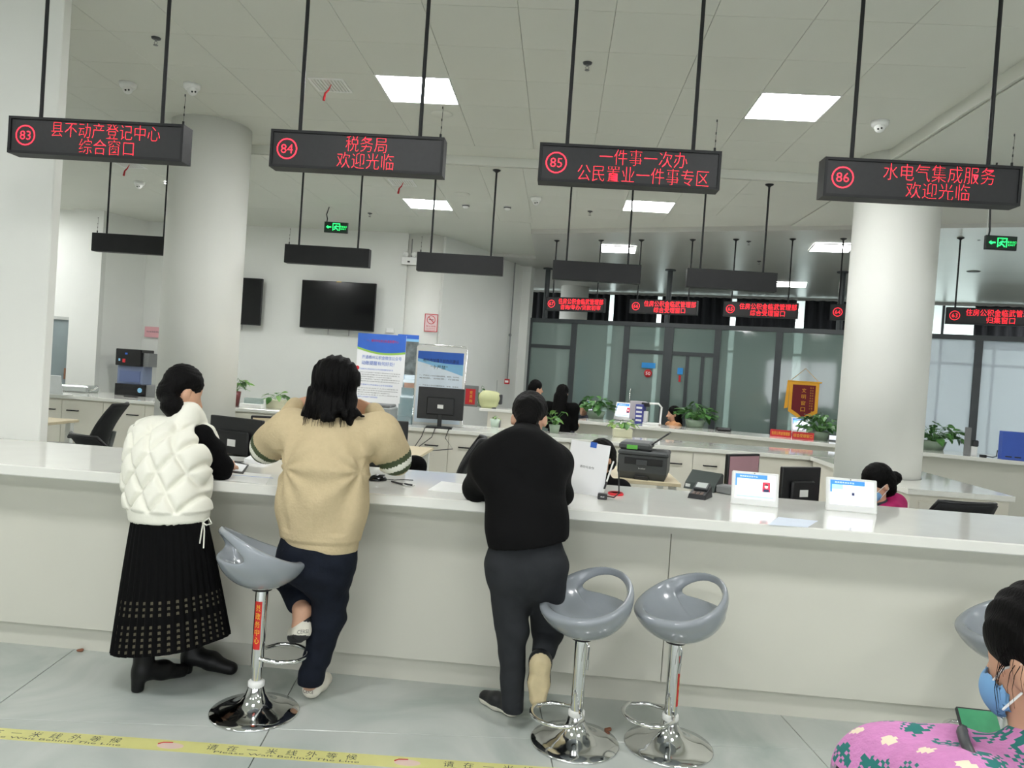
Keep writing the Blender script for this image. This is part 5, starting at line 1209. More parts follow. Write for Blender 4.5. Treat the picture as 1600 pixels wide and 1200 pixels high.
mm('sweater_beige', (194, 177, 142), .9, spec=.2, var=.03, scale=40, bump=.25, bscale=90)
mm('stripe_green', (66, 78, 50), .85)
mm('stripe_white', (222, 222, 208), .85)
mm('jeans', (20, 25, 36), .85, spec=.2, var=.18, scale=14, bump=.25, bscale=50)
mm('shoe_white', (226, 222, 208), .6, var=.05, scale=20)
mm('sole_dark', (40, 40, 42), .7)
mm('jacket_black', (7, 7, 8), .9, spec=.2, var=.15, scale=10, bump=.4, bscale=16)
mm('trouser_grey', (44, 46, 49), .9, spec=.2, var=.1, scale=14, bump=.35, bscale=16)
mm('sole_tan', (204, 188, 150), .6, var=.06, scale=25)
mm('pink_knit', (200, 130, 182), .9, var=.06, scale=40, bump=.5, bscale=110)
mm('teal', (32, 112, 106), .85)
mm('mask_blue', (120, 170, 215), .7)
mm('hood_magenta', (186, 28, 104), .8, var=.08, scale=20)
mm('navy_coat', (44, 46, 56), .8, var=.1)
mm('white_coat', (226, 228, 226), .8)
mm('coat_black', (7, 7, 7), .9, spec=.15, var=.15)
mm('tan_cloth', (206, 150, 104), .8)

# ---------------------------------------------------------------- woman in the quilted vest
def woman_vest():
    hip = A3(PY(264, 838, 3.50)); chest = A3(PY(264, 725, 3.55)); neck = A3(PY(286, 655, 3.63)); hc = A3(PY(287, 612, 3.70))
    shL = A3(PY(228, 676, 3.60)); shR = A3(PY(314, 684, 3.66)); elR = A3(PY(345, 737, 3.74)); elR[2] = 1.055; haR = A3(PY(352, 719, 3.90)); haR[2] = 1.04
    elL = A3(PY(216, 730, 3.78)); elL[2] = 1.06; haL = A3(PY(300, 725, 3.98)); haL[2] = 1.035
    fL = A3(PZ(222, 1078, 0)); fR = A3(PZ(298, 1052, 0))
    org = Vector((hip[0], hip[1], 0))
    lo, hi = box_of([hip, neck, hc + (0, 0, .06), haR, haL, fL, fR], .13)
    lo[2] = .0
    s = SDF(lo, hi, .0065, .03)
    F = frame((.62, .62, -.42), (.15, .25, 1))
    head(s, hc, F, .98)
    s.cone(neck - (0, 0, .03), hc + (0, -.02, -.03), .05, .045)
    s.cone(hip, chest, .1, .11, (1.2, .8, 1)); s.cone(chest, neck, .11, .05)
    s.cone(shL, shR, .035); s.cone(shR, elR, .042, .036); s.cone(elR, haR, .033, .022); s.cone(shL, elL, .042, .036); s.cone(elL, haL, .033, .022)
    hand(s, haR, (-.25, .9, .12), (0, .1, -1), -1, .55, .95); hand(s, haL, (.6, .7, .0), (0, 0, -1), 1, .35, .95)
    for f in (fL, fR):
        s.cone(hip + (.06 * np.sign(f[0] - hip[0]), 0, -.05), f + (0, 0, .5), .075, .055); s.cone(f + (0, 0, .5), f + (0, 0, .1), .055, .036)
    body = part_obj(s, 'person', 'skin', None, org); body.location = org
    tag(body, 'woman in a white quilted vest and long black skirt writing at the counter', 'person')
    eyes(body, org, hc, F, .98)
    # black jumper sleeves and torso
    s = SDF(*box_of([hip, neck, elR, haR, haL, elL, shL, shR], .13), .009, .03)
    s.cone(hip, chest, .1, .11, (1.2, .8, 1)); s.cone(chest, neck - (0, 0, .06), .1, .05)
    s.cone(shR, shR * .5 + elR * .5, .064, .068); s.cone(shR * .5 + elR * .5, elR, .068, .056); s.cone(elR, haR + (elR - haR) * .15, .054, .036)
    s.cone(shL, shR, .052); s.cone(shL, elL, .062, .05); s.cone(elL, haL + (elL - haL) * .15, .05, .034); s.cone(hip, hip + (0, 0, -.1), .11)
    part_obj(s, 'black_jumper', 'black_knit', body, org, 2, folds(.004, 26, 30))
    # vest
    hem = A3(PY(264, 808, 3.50))
    s = SDF(*box_of([hem, neck, shL, shR], .27), .0075, .05)
    s.cone(hem + (0, 0, .03), chest + (-.005, 0, -.02), .185, .185, (1, .76, 1)); s.cone(chest + (0, 0, -.02), (shL + shR) / 2 + (-.02, -.02, -.05), .178, .135, (1, .76, 1))
    s.cone(shL + (.03, -.005, .0), shR + (-.04, -.01, .02), .08, .06); s.cone(neck + (-.005, -.005, -.045), neck + (.01, .02, .018), .078, .074, k=.02)
    s.cone(shL + (.0, 0, -.05), hem + (-.13, 0, .1), .07, .07, k=.05)
    s.ell(hc + (.0, .015, -.0), (.09, .1, .1), k=.02, sub=True)
    s.cone(shR + (.02, -.03, .0), elR + (.03, -.05, -.02), .066, .07, k=.012, sub=True); s.cone(neck + (.05, .06, .0), A3(PY(336, 690, 3.72)), .035, .012, k=.03)
    s.cut(hem - (0, 0, .012), (0.05, 0, -1))
    def quilt(V, N):
        p, k = .118, .66; x = V[:, 0] - hem[0] - (V[:, 1] - hem[1]) * .2; z = V[:, 2] - hem[2] - .045
        a = np.abs(np.sin(np.pi * (x + z * k) / p)); b = np.abs(np.sin(np.pi * (x - z * k) / p))
        d = .02 * (1 - np.exp(-(np.minimum(a, b) / .3) ** 2)) + .008 * np.minimum(a, b) - .01
        d = np.where(z < 0, .004, d); return np.where(N[:, 2] < -.8, 0, d) * np.clip((neck[2] - .0 - V[:, 2]) / .04, 0, 1)
    vest = part_obj(s, 'quilted_vest', 'vest_white', body, org, 2, quilt)
    c = A3(PY(318, 812, 3.46)) - A3(org)
    MB().tube([c, c + (.0, -.01, -.04), c + (-.006, -.012, -.11)], .0032, n=6).build('drawstring', 'vest_white', vest); MB().tube([c, c + (.012, -.01, -.05), c + (.014, -.012, -.13)], .0032, n=6).build('drawstring', 'vest_white', vest)
    MB().tube([c + (0, 0, -.01), c + (.03, -.01, .012), c + (.045, -.01, -.012), c + (.02, -.01, -.022), c + (0, -.008, -.012)], .0035, n=6).build('bow', 'vest_white', vest)
    # pleated skirt
    top = A3(PY(265, 800, 3.49)); bot = A3(PY(267, 1003, 3.56)); nP = 38; per = 6; rows_ = 46; V = []; Fc = []; mi = []
    n = nP * per
    for i in range(rows_ + 1):
        q = i / rows_; cc = top * (1 - q) + bot * q
        for j in range(n):
            a = 2 * math.pi * j / n; rx = .165 + (.268 - .165) * q ** .85; ry = .125 + .075 * q
            w_ = (abs(((j % per) / per) - .5) * 2 - .5); am = .002 + .016 * q
            hemz = (.05 * math.cos(a) * q + (.008 * w_ if i == rows_ else 0))
            wob = 1 + .03 * q * math.sin(5 * a + 1) 
            V.append(Vector((cc[0] + (rx * wob + am * w_) * math.cos(a), cc[1] + (ry * wob + am * w_) * math.sin(a), cc[2] + hemz)) - org)
    mb = MB()
    for i in range(rows_):
        for j in range(n):
            Fc.append((i * n + j, (i + 1) * n + j, (i + 1) * n + (j + 1) % n, i * n + (j + 1) % n)); mi.append(1 if (i > rows_ * .6 and i % 2 == 0 and (j % per) in (2, 3) and (i // 2) % 9 != 8) else 0)
    mb.v = V; mb.f = Fc; mb.mi = mi; mb.sm = [True] * len(Fc); Fc.append(tuple(range(n))); mi.append(0); mb.sm.append(False)
    sk = mb.build('pleated_skirt', ['skirt_black', 'skirt_dot'], body)
    for nm, f, d in (('boot', fL, (.5, .8, 0)), ('boot', fR, (.97, .1, 0))):
        d = _n(d); s = SDF(*box_of([f - d * .08, f + d * .28, f + (0, 0, .36)], .1), .007, .025)
        s.cone(f + (0, 0, .36), f + (0, 0, .1), .058, .045, k=.02); s.cone(f + (0, 0, .09) - d * .005, f + d * .1 + (0, 0, .075), .046, .044); s.cone(f + d * .1 + (0, 0, .062), f + d * .2 + (0, 0, .036), .043, .034, (1, 1, .95))
        s.cone(f - d * .022 + (0, 0, .07), f - d * .022 + (0, 0, .0), .032, .028, k=.01); s.cut((0, 0, .001), (0, 0, -1))
        part_obj(s, nm, 'boot_black', body, org, 1)
    # hair with low bun
    s = SDF(*box_of([hc], .26), .006, .02)
    L = lambda x, y, z: hc + F[0] * x + F[1] * y + F[2] * z
    s.ell(L(0, -.022, .042), (.088, .098, .092), F.tolist()); s.ell(L(0, -.07, -.02), (.07, .05, .075), F.tolist())
    s.ell(L(0, .11, -.035), (.062, .075, .1), F.tolist(), k=.02, sub=True)
    for sx in (-1, 1): s.ell(L(sx * .088, .02, -.03), (.03, .034, .05), F.tolist(), k=.015, sub=True)
    bun = A3(PY(269, 634, 3.60)); s.ell(bun, (.056, .05, .055), k=.03); s.cone(bun, bun + (.0, -.01, -.06), .03, .012, k=.02)
    s.warp(lambda x, y, z: .0022 * np.sin(120 * x + 40 * y + 30 * np.sin(20 * z)))
    part_obj(s, 'hair', 'hair', body, org, 1)
woman_vest()

# ---------------------------------------------------------------- woman in the beige sweater
def shoe(s_, heel, d, L=.25, h=.07, up=(0, 0, 1), w=.042):
    d = _n(d); up = _n(np.array(up) - d * (np.array(up) @ d))
    s_.cone(heel + d * .045 + up * .048, heel + d * (L * .55) + up * .042, w, w * .98); s_.cone(heel + d * (L * .55) + up * .04, heel + d * (L - .045) + up * .032, w, w * .8)
    s_.cone(heel + d * .05 + up * .05, heel + d * .055 + up * (h + .03), w, w * .92)
def shoe_obj(parent, org, heel, d, mat_top, mat_sole, up=(0, 0, 1), L=.25, sole_h=.028, collar=None, label='shoe', w=.042):
    heel = A3(heel); d = _n(d); u = _n(np.array(up, float) - d * (np.array(up, float) @ d))
    s = SDF(*box_of([heel, heel + d * L, heel + u * .12], .09), .006, .02)
    shoe(s, heel, d, L, .07, u, w); s.cut(heel, -u)
    def mf(c):
        h = (c - heel) @ u; return np.where(h < sole_h, 1, np.where(h > .088, 2, 0))
    o = part_obj(s, label, [mat_top, mat_sole, collar or mat_top], parent, org, 1, None, mf); return o
def woman_beige():
    hip = A3(PY(497, 848, 3.50)); chest = A3(PY(510, 735, 3.52)); neck = A3(PY(525, 652, 3.56)); hc = A3(PY(526, 606, 3.60))
    shL = A3(PY(452, 672, 3.56)); shR = A3(PY(594, 678, 3.58)); elL = A3(PY(416, 698, 3.64)); elR = A3(PY(617, 716, 3.64)); haL = A3(PY(462, 632, 3.74)); haR = A3(PY(582, 640, 3.74))
    fS = A3(PZ(480, 1097, 0)); knS = A3(PY(513, 965, 3.55)); anS = A3(PY(484, 1062, 3.56))
    knB = A3(PY(452, 900, 3.72)); anB = A3(PY(472, 955, 3.50))
    org = Vector((hip[0], hip[1], 0))
    s = SDF(np.array((-1.5, 3.3, 0)), np.array((-.6, 3.95, 1.75)), .0065, .03)
    F = frame((.12, .95, -.2)); head(s, hc, F, 1.0)
    s.cone(neck - (0, 0, .04), hc + (0, -.01, -.03), .05, .046); s.cone(hip, chest, .11, .12, (1.2, .8, 1)); s.cone(chest, neck, .11, .05); s.cone(shL, shR, .05)
    s.cone(shL, elL, .042, .036); s.cone(elL, haL, .034, .022); s.cone(shR, elR, .042, .036); s.cone(elR, haR, .034, .022)
    hand(s, haL, (.75, .3, .15), (.2, 1, 0), -1, .6, .95); hand(s, haR, (-.8, .3, .1), (-.2, 1, 0), 1, .6, .95)
    s.cone(hip + (.07, 0, -.05), knS, .085, .06); s.cone(knS, anS, .055, .036); s.cone(hip + (-.07, 0, -.05), knB, .085, .06); s.cone(knB, anB, .055, .036); s.cone(anB, anB + (0, -.03, -.06), .037, .035); s.cone(anS, fS + (0, .05, .05), .037, .035)
    body = part_obj(s, 'person', 'skin', None, org); body.location = org
    tag(body, 'woman with long black hair in a beige sweater, one foot up on a stool', 'person'); eyes(body, org, hc, F)
    # sweater
    hem = A3(PY(500, 850, 3.50))
    s = SDF(np.array((-1.62, 3.2, .6)), np.array((-.52, 3.98, 1.58)), .0085, .055)
    mid = A3(PY(503, 780, 3.51))
    s.cone(hem + (.0, 0, .02), mid, .188, .2, (1, .72, 1)); s.cone(mid, chest + (0, 0, .03), .2, .19, (1, .72, 1)); s.cone(chest + (0, 0, .03), (shL + shR) / 2 + (.0, -.02, -.06), .19, .15, (1, .72, 1))
    s.cone(shL + (0, 0, .0), shR, .085, .085); s.cone(neck - (0, 0, .045), neck + (0, 0, .006), .085, .07, k=.03)
    s.cone(shL, elL, .1, .083); s.cone(shR, elR, .1, .083); s.cone(elL + (.005, .02, .01), haL + (elL - haL) * .05, .07, .046, k=.03); s.cone(elR + (-.005, .02, .01), haR + (elR - haR) * .05, .07, .046, k=.03)
    s.cut(hem - (0, 0, .04), (.06, 0, -1))
    aL = _n(elL - shL + np.array((-.0, .0, -.05))); aR = _n(elR - shR + np.array((0.0, 0, -.05)))
    def mf(c):
        m = np.zeros(len(c), int)
        for sh, a, el, sg in ((shL, aL, elL, -1), (shR, aR, elR, 1)):
            t = (c - el) @ a + .02; far_ = sg * (c[:, 0] - el[0]) > -.07
            near = far_ & (c[:, 2] < el[2] + .1)
            m = np.where(near & (t > .0) & (t < .03), 1, m); m = np.where(near & (t >= .03) & (t < .058), 2, m); m = np.where(near & (t >= .058) & (t < .085), 1, m)
        return m
    def fd(V, N):
        x, z = V[:, 0] - hip[0], V[:, 2]
        f = folds(.003, 14, 9, 1)(V, N)
        for sg, ap in ((-1, shL + (.04, 0, -.16)), (1, shR + (-.04, 0, -.17))):
            dx = V[:, 0] - ap[0]; dz = V[:, 2] - ap[2]; r_ = np.hypot(dx, dz); th = np.arctan2(dz, -sg * dx)
            f = f + .008 * np.exp(-r_ / .28) * np.sin(8 * th + 1.0) * np.clip(r_ / .05, 0, 1)
        f = f + .008 * np.sin(30 * x + 5 * np.sin(3 * z)) * np.clip((1.12 - z) / .3, 0, 1) * np.clip((z - hem[2]) / .12, 0, 1)
        rib = np.where(z < hem[2] + .03, -.008, 0)
        drape = -.010 * np.exp(-((np.abs(x) - .16 - (z - 1.0) * .25) / .025) ** 2) * (z < 1.2) * (z > .85)
        return f + rib + drape
    part_obj(s, 'sweater', ['sweater_beige', 'stripe_green', 'stripe_white'], body, org, 2, fd, mf)
    # jeans
    s = SDF(np.array((-1.45, 3.25, .0)), np.array((-.65, 3.95, 1.0)), .008, .035)
    s.cone(hip + (0, 0, .02), hip + (0, 0, -.07), .165, .17, (1, .74, 1)); s.cone(hip + (.075, 0, -.06), knS, .105, .078, k=.05); s.cone(knS, anS + (0, 0, -.01), .076, .06); s.cone(hip + (-.075, 0, -.06), knB, .105, .078, k=.05); s.cone(knB, anB + (knB - anB) * .25, .072, .06, k=.03)
    s.cut((0, 0, anS[2] - .02), (0, 0, -1))
    part_obj(s, 'jeans', 'jeans', body, org, 2, folds(.004, 20, 26, 2))
    shoe_obj(body, org, fS + (0, 0, 0), (.12, 1, 0), 'shoe_white', 'shoe_white', L=.25, collar='sole_dark')
    hb = A3(PY(462, 1003, 3.41)); o = shoe_obj(body, org, hb + (.03, .0, .005), (-.45, .75, -.35), 'shoe_white', 'sole_dark', up=(0, .35, 1), L=.24, collar='sole_dark')
    for hl, d in ((fS, (.12, 1, 0)), (hb + (.03, 0, .0), (-.45, .75, -.35))):
        m = MB(); r = _n(np.cross(_n(d), (0, 0, 1))); V, Fx = textmesh('CERSI', width=.05, height=.018)
        bk = A3(hl) - _n(d) * .001 + np.array((0, 0, .05)); m.add([Vector(bk + r * x * 1.0 + np.array((0, 0, y)) - _n(d) * (-.0015 + .0 * abs(x)) - A3(org)) for x, y, _ in V], Fx); m.build('lettering', 'ink', body)['kind'] = 'stuff'
    # long hair
    s = SDF(np.array((-1.35, 3.3, 1.15)), np.array((-.75, 3.85, 1.75)), .006, .025)
    L = lambda x, y, z: hc + F[0] * x + F[1] * y + F[2] * z
    s.ell(L(0, -.02, .045), (.108, .112, .105), F.tolist()); s.ell(L(0, .135, -.05), (.065, .08, .12), F.tolist(), k=.02, sub=True)
    s.cone(L(0, -.03, .03), L(.0, -.045, -.1), .108, .118, (1, .66, 1)); s.cone(L(-.07, -.03, -.06), L(-.115, -.06, -.17), .05, .02); s.cone(L(.07, -.03, -.06), L(.115, -.06, -.17), .05, .02)
    s.cone(L(-.02, -.08, -.08), A3(PY(508, 655, 3.43)), .05, .018, k=.03); s.cone(L(-.005, -.09, -.08), A3(PY(521, 655, 3.43)), .045, .014, k=.02); s.cone(L(.05, -.09, -.08), A3(PY(540, 650, 3.43)), .035, .01, k=.02); s.cone(L(.09, -.05, -.1), A3(PY(566, 650, 3.5)), .03, .008, k=.02)
    s.warp(lambda x, y, z: .003 * np.sin(150 * x + 3 * np.sin(25 * z)) + .002 * np.sin(310 * x + 60 * y))
    hr = part_obj(s, 'hair', 'hair', body, org, 1)
    rr = random.Random(4); R = []
    for i in range(130):
        a = rr.uniform(-1.55, 1.55); x0 = .113 * math.sin(a); t0 = L(x0 * .93, -.03 - .085 * math.cos(a), rr.uniform(-.04, .06)); e = L(x0 * rr.uniform(.98, 1.12), -.05 - .075 * math.cos(a), rr.uniform(-.21, -.13))
        R.append([t0, (t0 + e) / 2 + np.array((0, -.012, 0)), e])
    strands(hr, org, R, r=.0028)
woman_beige()

# ---------------------------------------------------------------- man in black
def man_black():
    hip = A3(PY(822, 868, 3.45)); waist = A3(PY(824, 815, 3.46)); chest = A3(PY(815, 735, 3.52)); neck = A3(PY(822, 680, 3.64)); hc = A3(PY(827, 655, 3.74))
    shL = A3(PY(763, 724, 3.58)); shR = A3(PY(866, 724, 3.62)); elL = A3(PY(745, 765, 3.72)); elL[2] = 1.06; haL = A3(PY(800, 745, 3.98)); haL[2] = 1.04; elR = A3(PY(876, 765, 3.76)); elR[2] = 1.06; haR = A3(PY(840, 745, 3.98)); haR[2] = 1.04
    knL = A3(PY(800, 985, 3.48)); anL = A3(PY(802, 1095, 3.50)); knR = A3(PY(856, 985, 3.66)); anR = A3(PY(849, 1020, 3.50))
    org = Vector((hip[0], hip[1], 0))
    s = SDF(np.array((-.6, 3.15, 0)), np.array((.35, 4.25, 1.72)), .007, .03)
    F = frame((.05, .75, -.66), (0, .5, 1)); head(s, hc, F, 1.04)
    s.cone(neck - (0, .02, .03), hc + (0, -.03, -.02), .056, .055); s.cone(hip, chest, .12, .13, (1.2, .8, 1)); s.cone(chest, neck, .12, .055); s.cone(shL, shR, .055)
    s.cone(shL, elL, .046, .04); s.cone(elL, haL, .036, .026); s.cone(shR, elR, .046, .04); s.cone(elR, haR, .036, .026); hand(s, haL, (.6, .6, 0), (0, 0, -1), 1, .4, 1.05); hand(s, haR, (-.5, .7, 0), (0, 0, -1), -1, .4, 1.05)
    for a, b, c in ((-.08, knL, anL), (.08, knR, anR)): s.cone(hip + (a, 0, -.03), b, .09, .06); s.cone(b, c, .055, .04)
    body = part_obj(s, 'person', 'skin', None, org); body.location = org
    tag(body, 'man in a black jacket and charcoal trousers bending over the counter', 'person'); eyes(body, org, hc, F, 1.04)
    s = SDF(np.array((-.65, 3.1, .7)), np.array((.4, 4.15, 1.55)), .0085, .05)
    hem = A3(PY(823, 850, 3.43))
    s.cone(hem + (0, 0, .01), waist, .178, .176, (1, .74, 1)); s.cone(waist, chest, .176, .188, (1, .7, 1)); s.cone(chest, (shL + shR) / 2 + (.0, -.03, -.05), .185, .14, (1, .7, 1)); s.cone(shL + (.03, 0, .01), shR + (-.02, 0, .01), .07, .07); s.cone(neck - (0, .06, .06), neck + (0, .01, .025), .105, .068, k=.06)
    s.cone(shL, elL, .08, .068, k=.1); s.cone(elL, haL + (elL - haL) * .15, .064, .045, k=.03); s.cone(shR, elR, .078, .062, k=.1); s.cone(elR, haR + (elR - haR) * .15, .06, .045, k=.03)
    s.cut(hem - (0, 0, .0), (.2, 0, -1))
    part_obj(s, 'jacket', 'jacket_black', body, org, 2, folds(.004, 16, 14, 3))
    s = SDF(np.array((-.5, 3.1, .0)), np.array((.35, 3.95, 1.0)), .008, .035)
    s.cone(hip + (0, 0, .05), hip + (0, 0, -.04), .155, .16, (1, .78, 1)); s.cone(hip + (-.085, 0, -.04), knL, .102, .072, k=.04); s.cone(knL, anL + (0, 0, -.03), .07, .05); s.cone(hip + (.085, .01, -.04), knR, .106, .076, k=.06); s.cone(knR, anR + (knR - anR) * .1, .07, .058, k=.03)
    s.cut((0, 0, .07), (0, 0, -1))
    part_obj(s, 'trousers', 'trouser_grey', body, org, 2, folds(.004, 12, 17, 5))
    hl = A3(PZ(810, 1128, 0)); shoe_obj(body, org, hl + (.0, .02, 0), (-.75, .62, 0), 'black_plastic', 'shoe_white', L=.27, sole_h=.032)
    ht = A3(PY(845, 1026, 3.40)); shoe_obj(body, org, ht, (0, .12, -1), 'black_plastic', 'sole_tan', up=(0, 1, .12), L=.262, sole_h=.026, w=.05)
    s = SDF(*box_of([hc], .2), .006, .015)
    L = lambda x, y, z: hc + 1.04 * (F[0] * x + F[1] * y + F[2] * z)
    s.ell(L(0, -.02, .04), (.088, .1, .095), F.tolist()); s.cone(L(0, -.07, .0), L(0, -.075, -.06), .075, .055); s.ell(L(0, .12, -.045), (.075, .085, .1), F.tolist(), k=.02, sub=True)
    for sx in (-1, 1): s.ell(L(sx * .09, .01, -.035), (.03, .045, .06), F.tolist(), k=.012, sub=True)
    s.warp(lambda x, y, z: .0025 * np.sin(140 * x + 60 * np.sin(9 * y)) * np.sin(130 * z + 90 * y))
    part_obj(s, 'hair', 'hair', body, org, 1)
man_black()

# ---------------------------------------------------------------- generic seated or standing figures further away
def figure(label, hc, z0, fwd, cloth, hairfn='short', seated=True, h=1.6, arms=None, res=.011, coat=False, hood=False, hw=.19):
    hc = A3(hc); F = frame(fwd); f2 = _n((fwd[0], fwd[1], 0)); r2 = np.cross(f2, (0, 0, 1))
    nk = hc + (0, 0, -.13) - f2 * .02; ch = nk + (0, 0, -.24) - f2 * .01; hp = nk + (0, 0, -.5) - f2 * .03
    org = Vector((hp[0], hp[1], z0))
    shl = nk - r2 * hw + (0, 0, -.07); shr = nk + r2 * hw + (0, 0, -.07)
    if arms is None: arms = ((shl + (0, 0, -.26) + f2 * .05, shl + (0, 0, -.25) + f2 * .3 + r2 * .05), (shr + (0, 0, -.26) + f2 * .05, shr + (0, 0, -.25) + f2 * .3 - r2 * .05))
    if seated: legs = [(hp - r2 * .09 + f2 * .4, hp - r2 * .09 + f2 * .42 - (0, 0, hp[2] - z0 - .06)), (hp + r2 * .09 + f2 * .4, hp + r2 * .09 + f2 * .42 - (0, 0, hp[2] - z0 - .06))]
    else: legs = [(hp - r2 * .09 - (0, 0, (hp[2] - z0) * .5), hp - r2 * .1 - (0, 0, hp[2] - z0 - .07)), (hp + r2 * .09 - (0, 0, (hp[2] - z0) * .5), hp + r2 * .1 - (0, 0, hp[2] - z0 - .07))]
    pts = [hc, hp] + [p for a in arms for p in a] + [p for a in legs for p in a]
    lo, hi = box_of(pts, .16); lo[2] = max(lo[2], z0 - .02)
    s = SDF(lo, hi, res, .03); head(s, hc, F)
    s.cone(nk - (0, 0, .03), hc - (0, 0, .03), .05, .046); s.cone(hp, ch, .11, .12); s.cone(ch, nk, .11, .05); s.cone(shl, shr, .05)
    for sh, (e, w_) in zip((shl, shr), arms): s.cone(sh, e, .042, .036); s.cone(e, w_, .034, .024); hand(s, w_, w_ - e, (0, 0, -1), 1, .5, 1)
    for i, (kn, an) in enumerate(legs): s.cone(hp + r2 * (.09 if i else -.09), kn, .085, .06); s.cone(kn, an, .055, .04); s.cone(an, an + f2 * .14 - (0, 0, .02), .04, .035)
    body = part_obj(s, 'person', 'skin', None, org); body.location = org; tag(body, label, 'person'); eyes(body, org, hc, F)
    s = SDF(lo - .03, hi + .03, res, .045)
    s.cone(hp - (0, 0, .05), ch, .15, .16, (1, 1, 1)); s.cone(ch, nk - (0, 0, .07), .155, .09); s.cone(shl, shr, .075); s.cone(nk - (0, 0, .05), nk, .075, .06, k=.02)
    for sh, (e, w_) in zip((shl, shr), arms): s.cone(sh, e, .068, .056); s.cone(e, w_ + (e - w_) * .12, .054, .04)
    if coat: s.cone(hp, hp - (0, 0, .35), .17, .2)
    if hood: s.cone(nk + (0, 0, .0) - f2 * .03, nk + (0, 0, .03) - f2 * .05, .1, .085)
    part_obj(s, 'jacket' if not coat else 'coat', cloth, body, org, 1, folds(.005, 15, 12, 1))
    s = SDF(lo, hi, res, .035)
    for i, (kn, an) in enumerate(legs): s.cone(hp + r2 * (.09 if i else -.09), kn, .1, .075); s.cone(kn, an + (0, 0, .03), .07, .055)
    part_obj(s, 'trousers', 'jeans', body, org, 1)
    for kn, an in legs: shoe_obj(body, org, np.array((an[0], an[1], z0)) - f2 * .05, f2, 'black_plastic', 'sole_dark')
    s = SDF(*box_of([hc], .3 if hairfn != 'long' else .45), .008, .02); L = lambda x, y, z: hc + F[0] * x + F[1] * y + F[2] * z
    s.ell(L(0, -.02, .042), (.09, .102, .096), F.tolist()); s.cone(L(0, -.06, .0), L(0, -.06, -.06), .075, .06)
    s.ell(L(0, .118, -.045), (.066, .08, .105), F.tolist(), k=.02, sub=True)
    if hairfn == 'long':
        s.cone(L(-.04, -.06, -.05), L(-.05, -.09, -.32), .065, .045); s.cone(L(.04, -.06, -.05), L(.05, -.09, -.32), .065, .045); s.cone(L(0, -.07, -.05), L(0, -.1, -.34), .07, .05)
    if hairfn == 'tail': s.cone(L(0, -.1, .0), L(0, -.13, -.16), .045, .03)
    if hairfn == 'bun': s.ell(L(0, -.135, -.015), (.048, .042, .045)); s.cone(L(0, -.09, -.01), L(0, -.14, -.02), .03, .03)
    s.warp(lambda x, y, z: .002 * np.sin(130 * x + 40 * y + 30 * np.sin(20 * z)))
    part_obj(s, 'hair', 'hair', body, org, 1)
    return body, hc, F, org, nk, f2, r2
# clerk with a bun behind the right tablet
b, hc, F, org, nk, f2, r2 = figure('seated clerk with a dark bun, face mask and magenta hood behind the right tablet', PY(1370, 756, 5.15), .0, (-.9, -.25, -.45), 'navy_coat', 'bun', hood=False)
s = SDF(*box_of([nk], .3), .008, .04)
for a in np.linspace(-2.2, 2.2, 9): s.cone(nk + (-f2 * math.cos(a) + r2 * math.sin(a)) * .1 + (0, 0, -.05 + .02 * math.cos(a)), nk + (-f2 * math.cos(a + .45) + r2 * math.sin(a + .45)) * .1 + (0, 0, -.02 + .03 * math.cos(a)), .05, .05)
s.cone(nk - f2 * .13 + (0, 0, .0), nk - f2 * .16 + (0, 0, -.12), .075, .055); part_obj(s, 'hood', 'hood_magenta', b, org, 1)
def mask(b, hc, F, org, m='mask_blue', k=1.0):
    s = SDF(*box_of([hc], .2), .006, .015); L = lambda x, y, z: hc + k * (F[0] * x + F[1] * y + F[2] * z)
    s.ell(L(0, .05, -.05), np.array((.068, .066, .06)) * k, F.tolist()); s.ell(L(0, .04, -.045), np.array((.062, .062, .075)) * k, F.tolist(), k=.005, sub=True); s.cut(L(0, .03, 0), -F[1])
    o = part_obj(s, 'face_mask', m, b, org, 1)
    for sx in (-1, 1): MB().tube([Vector(L(sx * .058, .06, -.03)) - org, Vector(L(sx * .078, .02, -.005)) - org, Vector(L(sx * .082, -.016, .005)) - org, Vector(L(sx * .08, -.02, -.03)) - org, Vector(L(sx * .06, .05, -.075)) - org], .0022, n=5).build('ear_loop', 'white_plastic', o)
mask(b, hc, F, org)
figure('seated clerk with dark hair, half hidden behind the sleeve of the woman in beige', PY(612, 685, 5.6), 0, (.1, -1, -.35), 'black_knit', 'long')
figure('seated clerk with dark hair, half hidden behind the standing white sheet', PY(938, 716, 5.35), 0, (-.7, -.6, -.4), 'coat_black', 'short')
figure('customer in a white coat at the far counter, dark hair tied back', PY(838, 607, 11.7), 0, (.9, .45, -.1), 'white_coat', 'tail', seated=False)
p = PY(879, 615, 11.0); figure('customer in a long black coat with dark hair at the far counter', p, 0, (.35, 1, -.15), 'coat_black', 'long', seated=False, coat=True, hw=.2)
figure('far clerk whose forehead shows behind the far counter', PY(912, 638, 13.0), 0, (-.3, -1, -.3), 'navy_coat', 'short')
b, hc, F, org, nk, f2, r2 = figure('far clerk with long dark hair and a tan top behind the far counter', PY(1052, 647, 12.35), 0, (-1, -.15, -.1), 'tan_cloth', 'long')
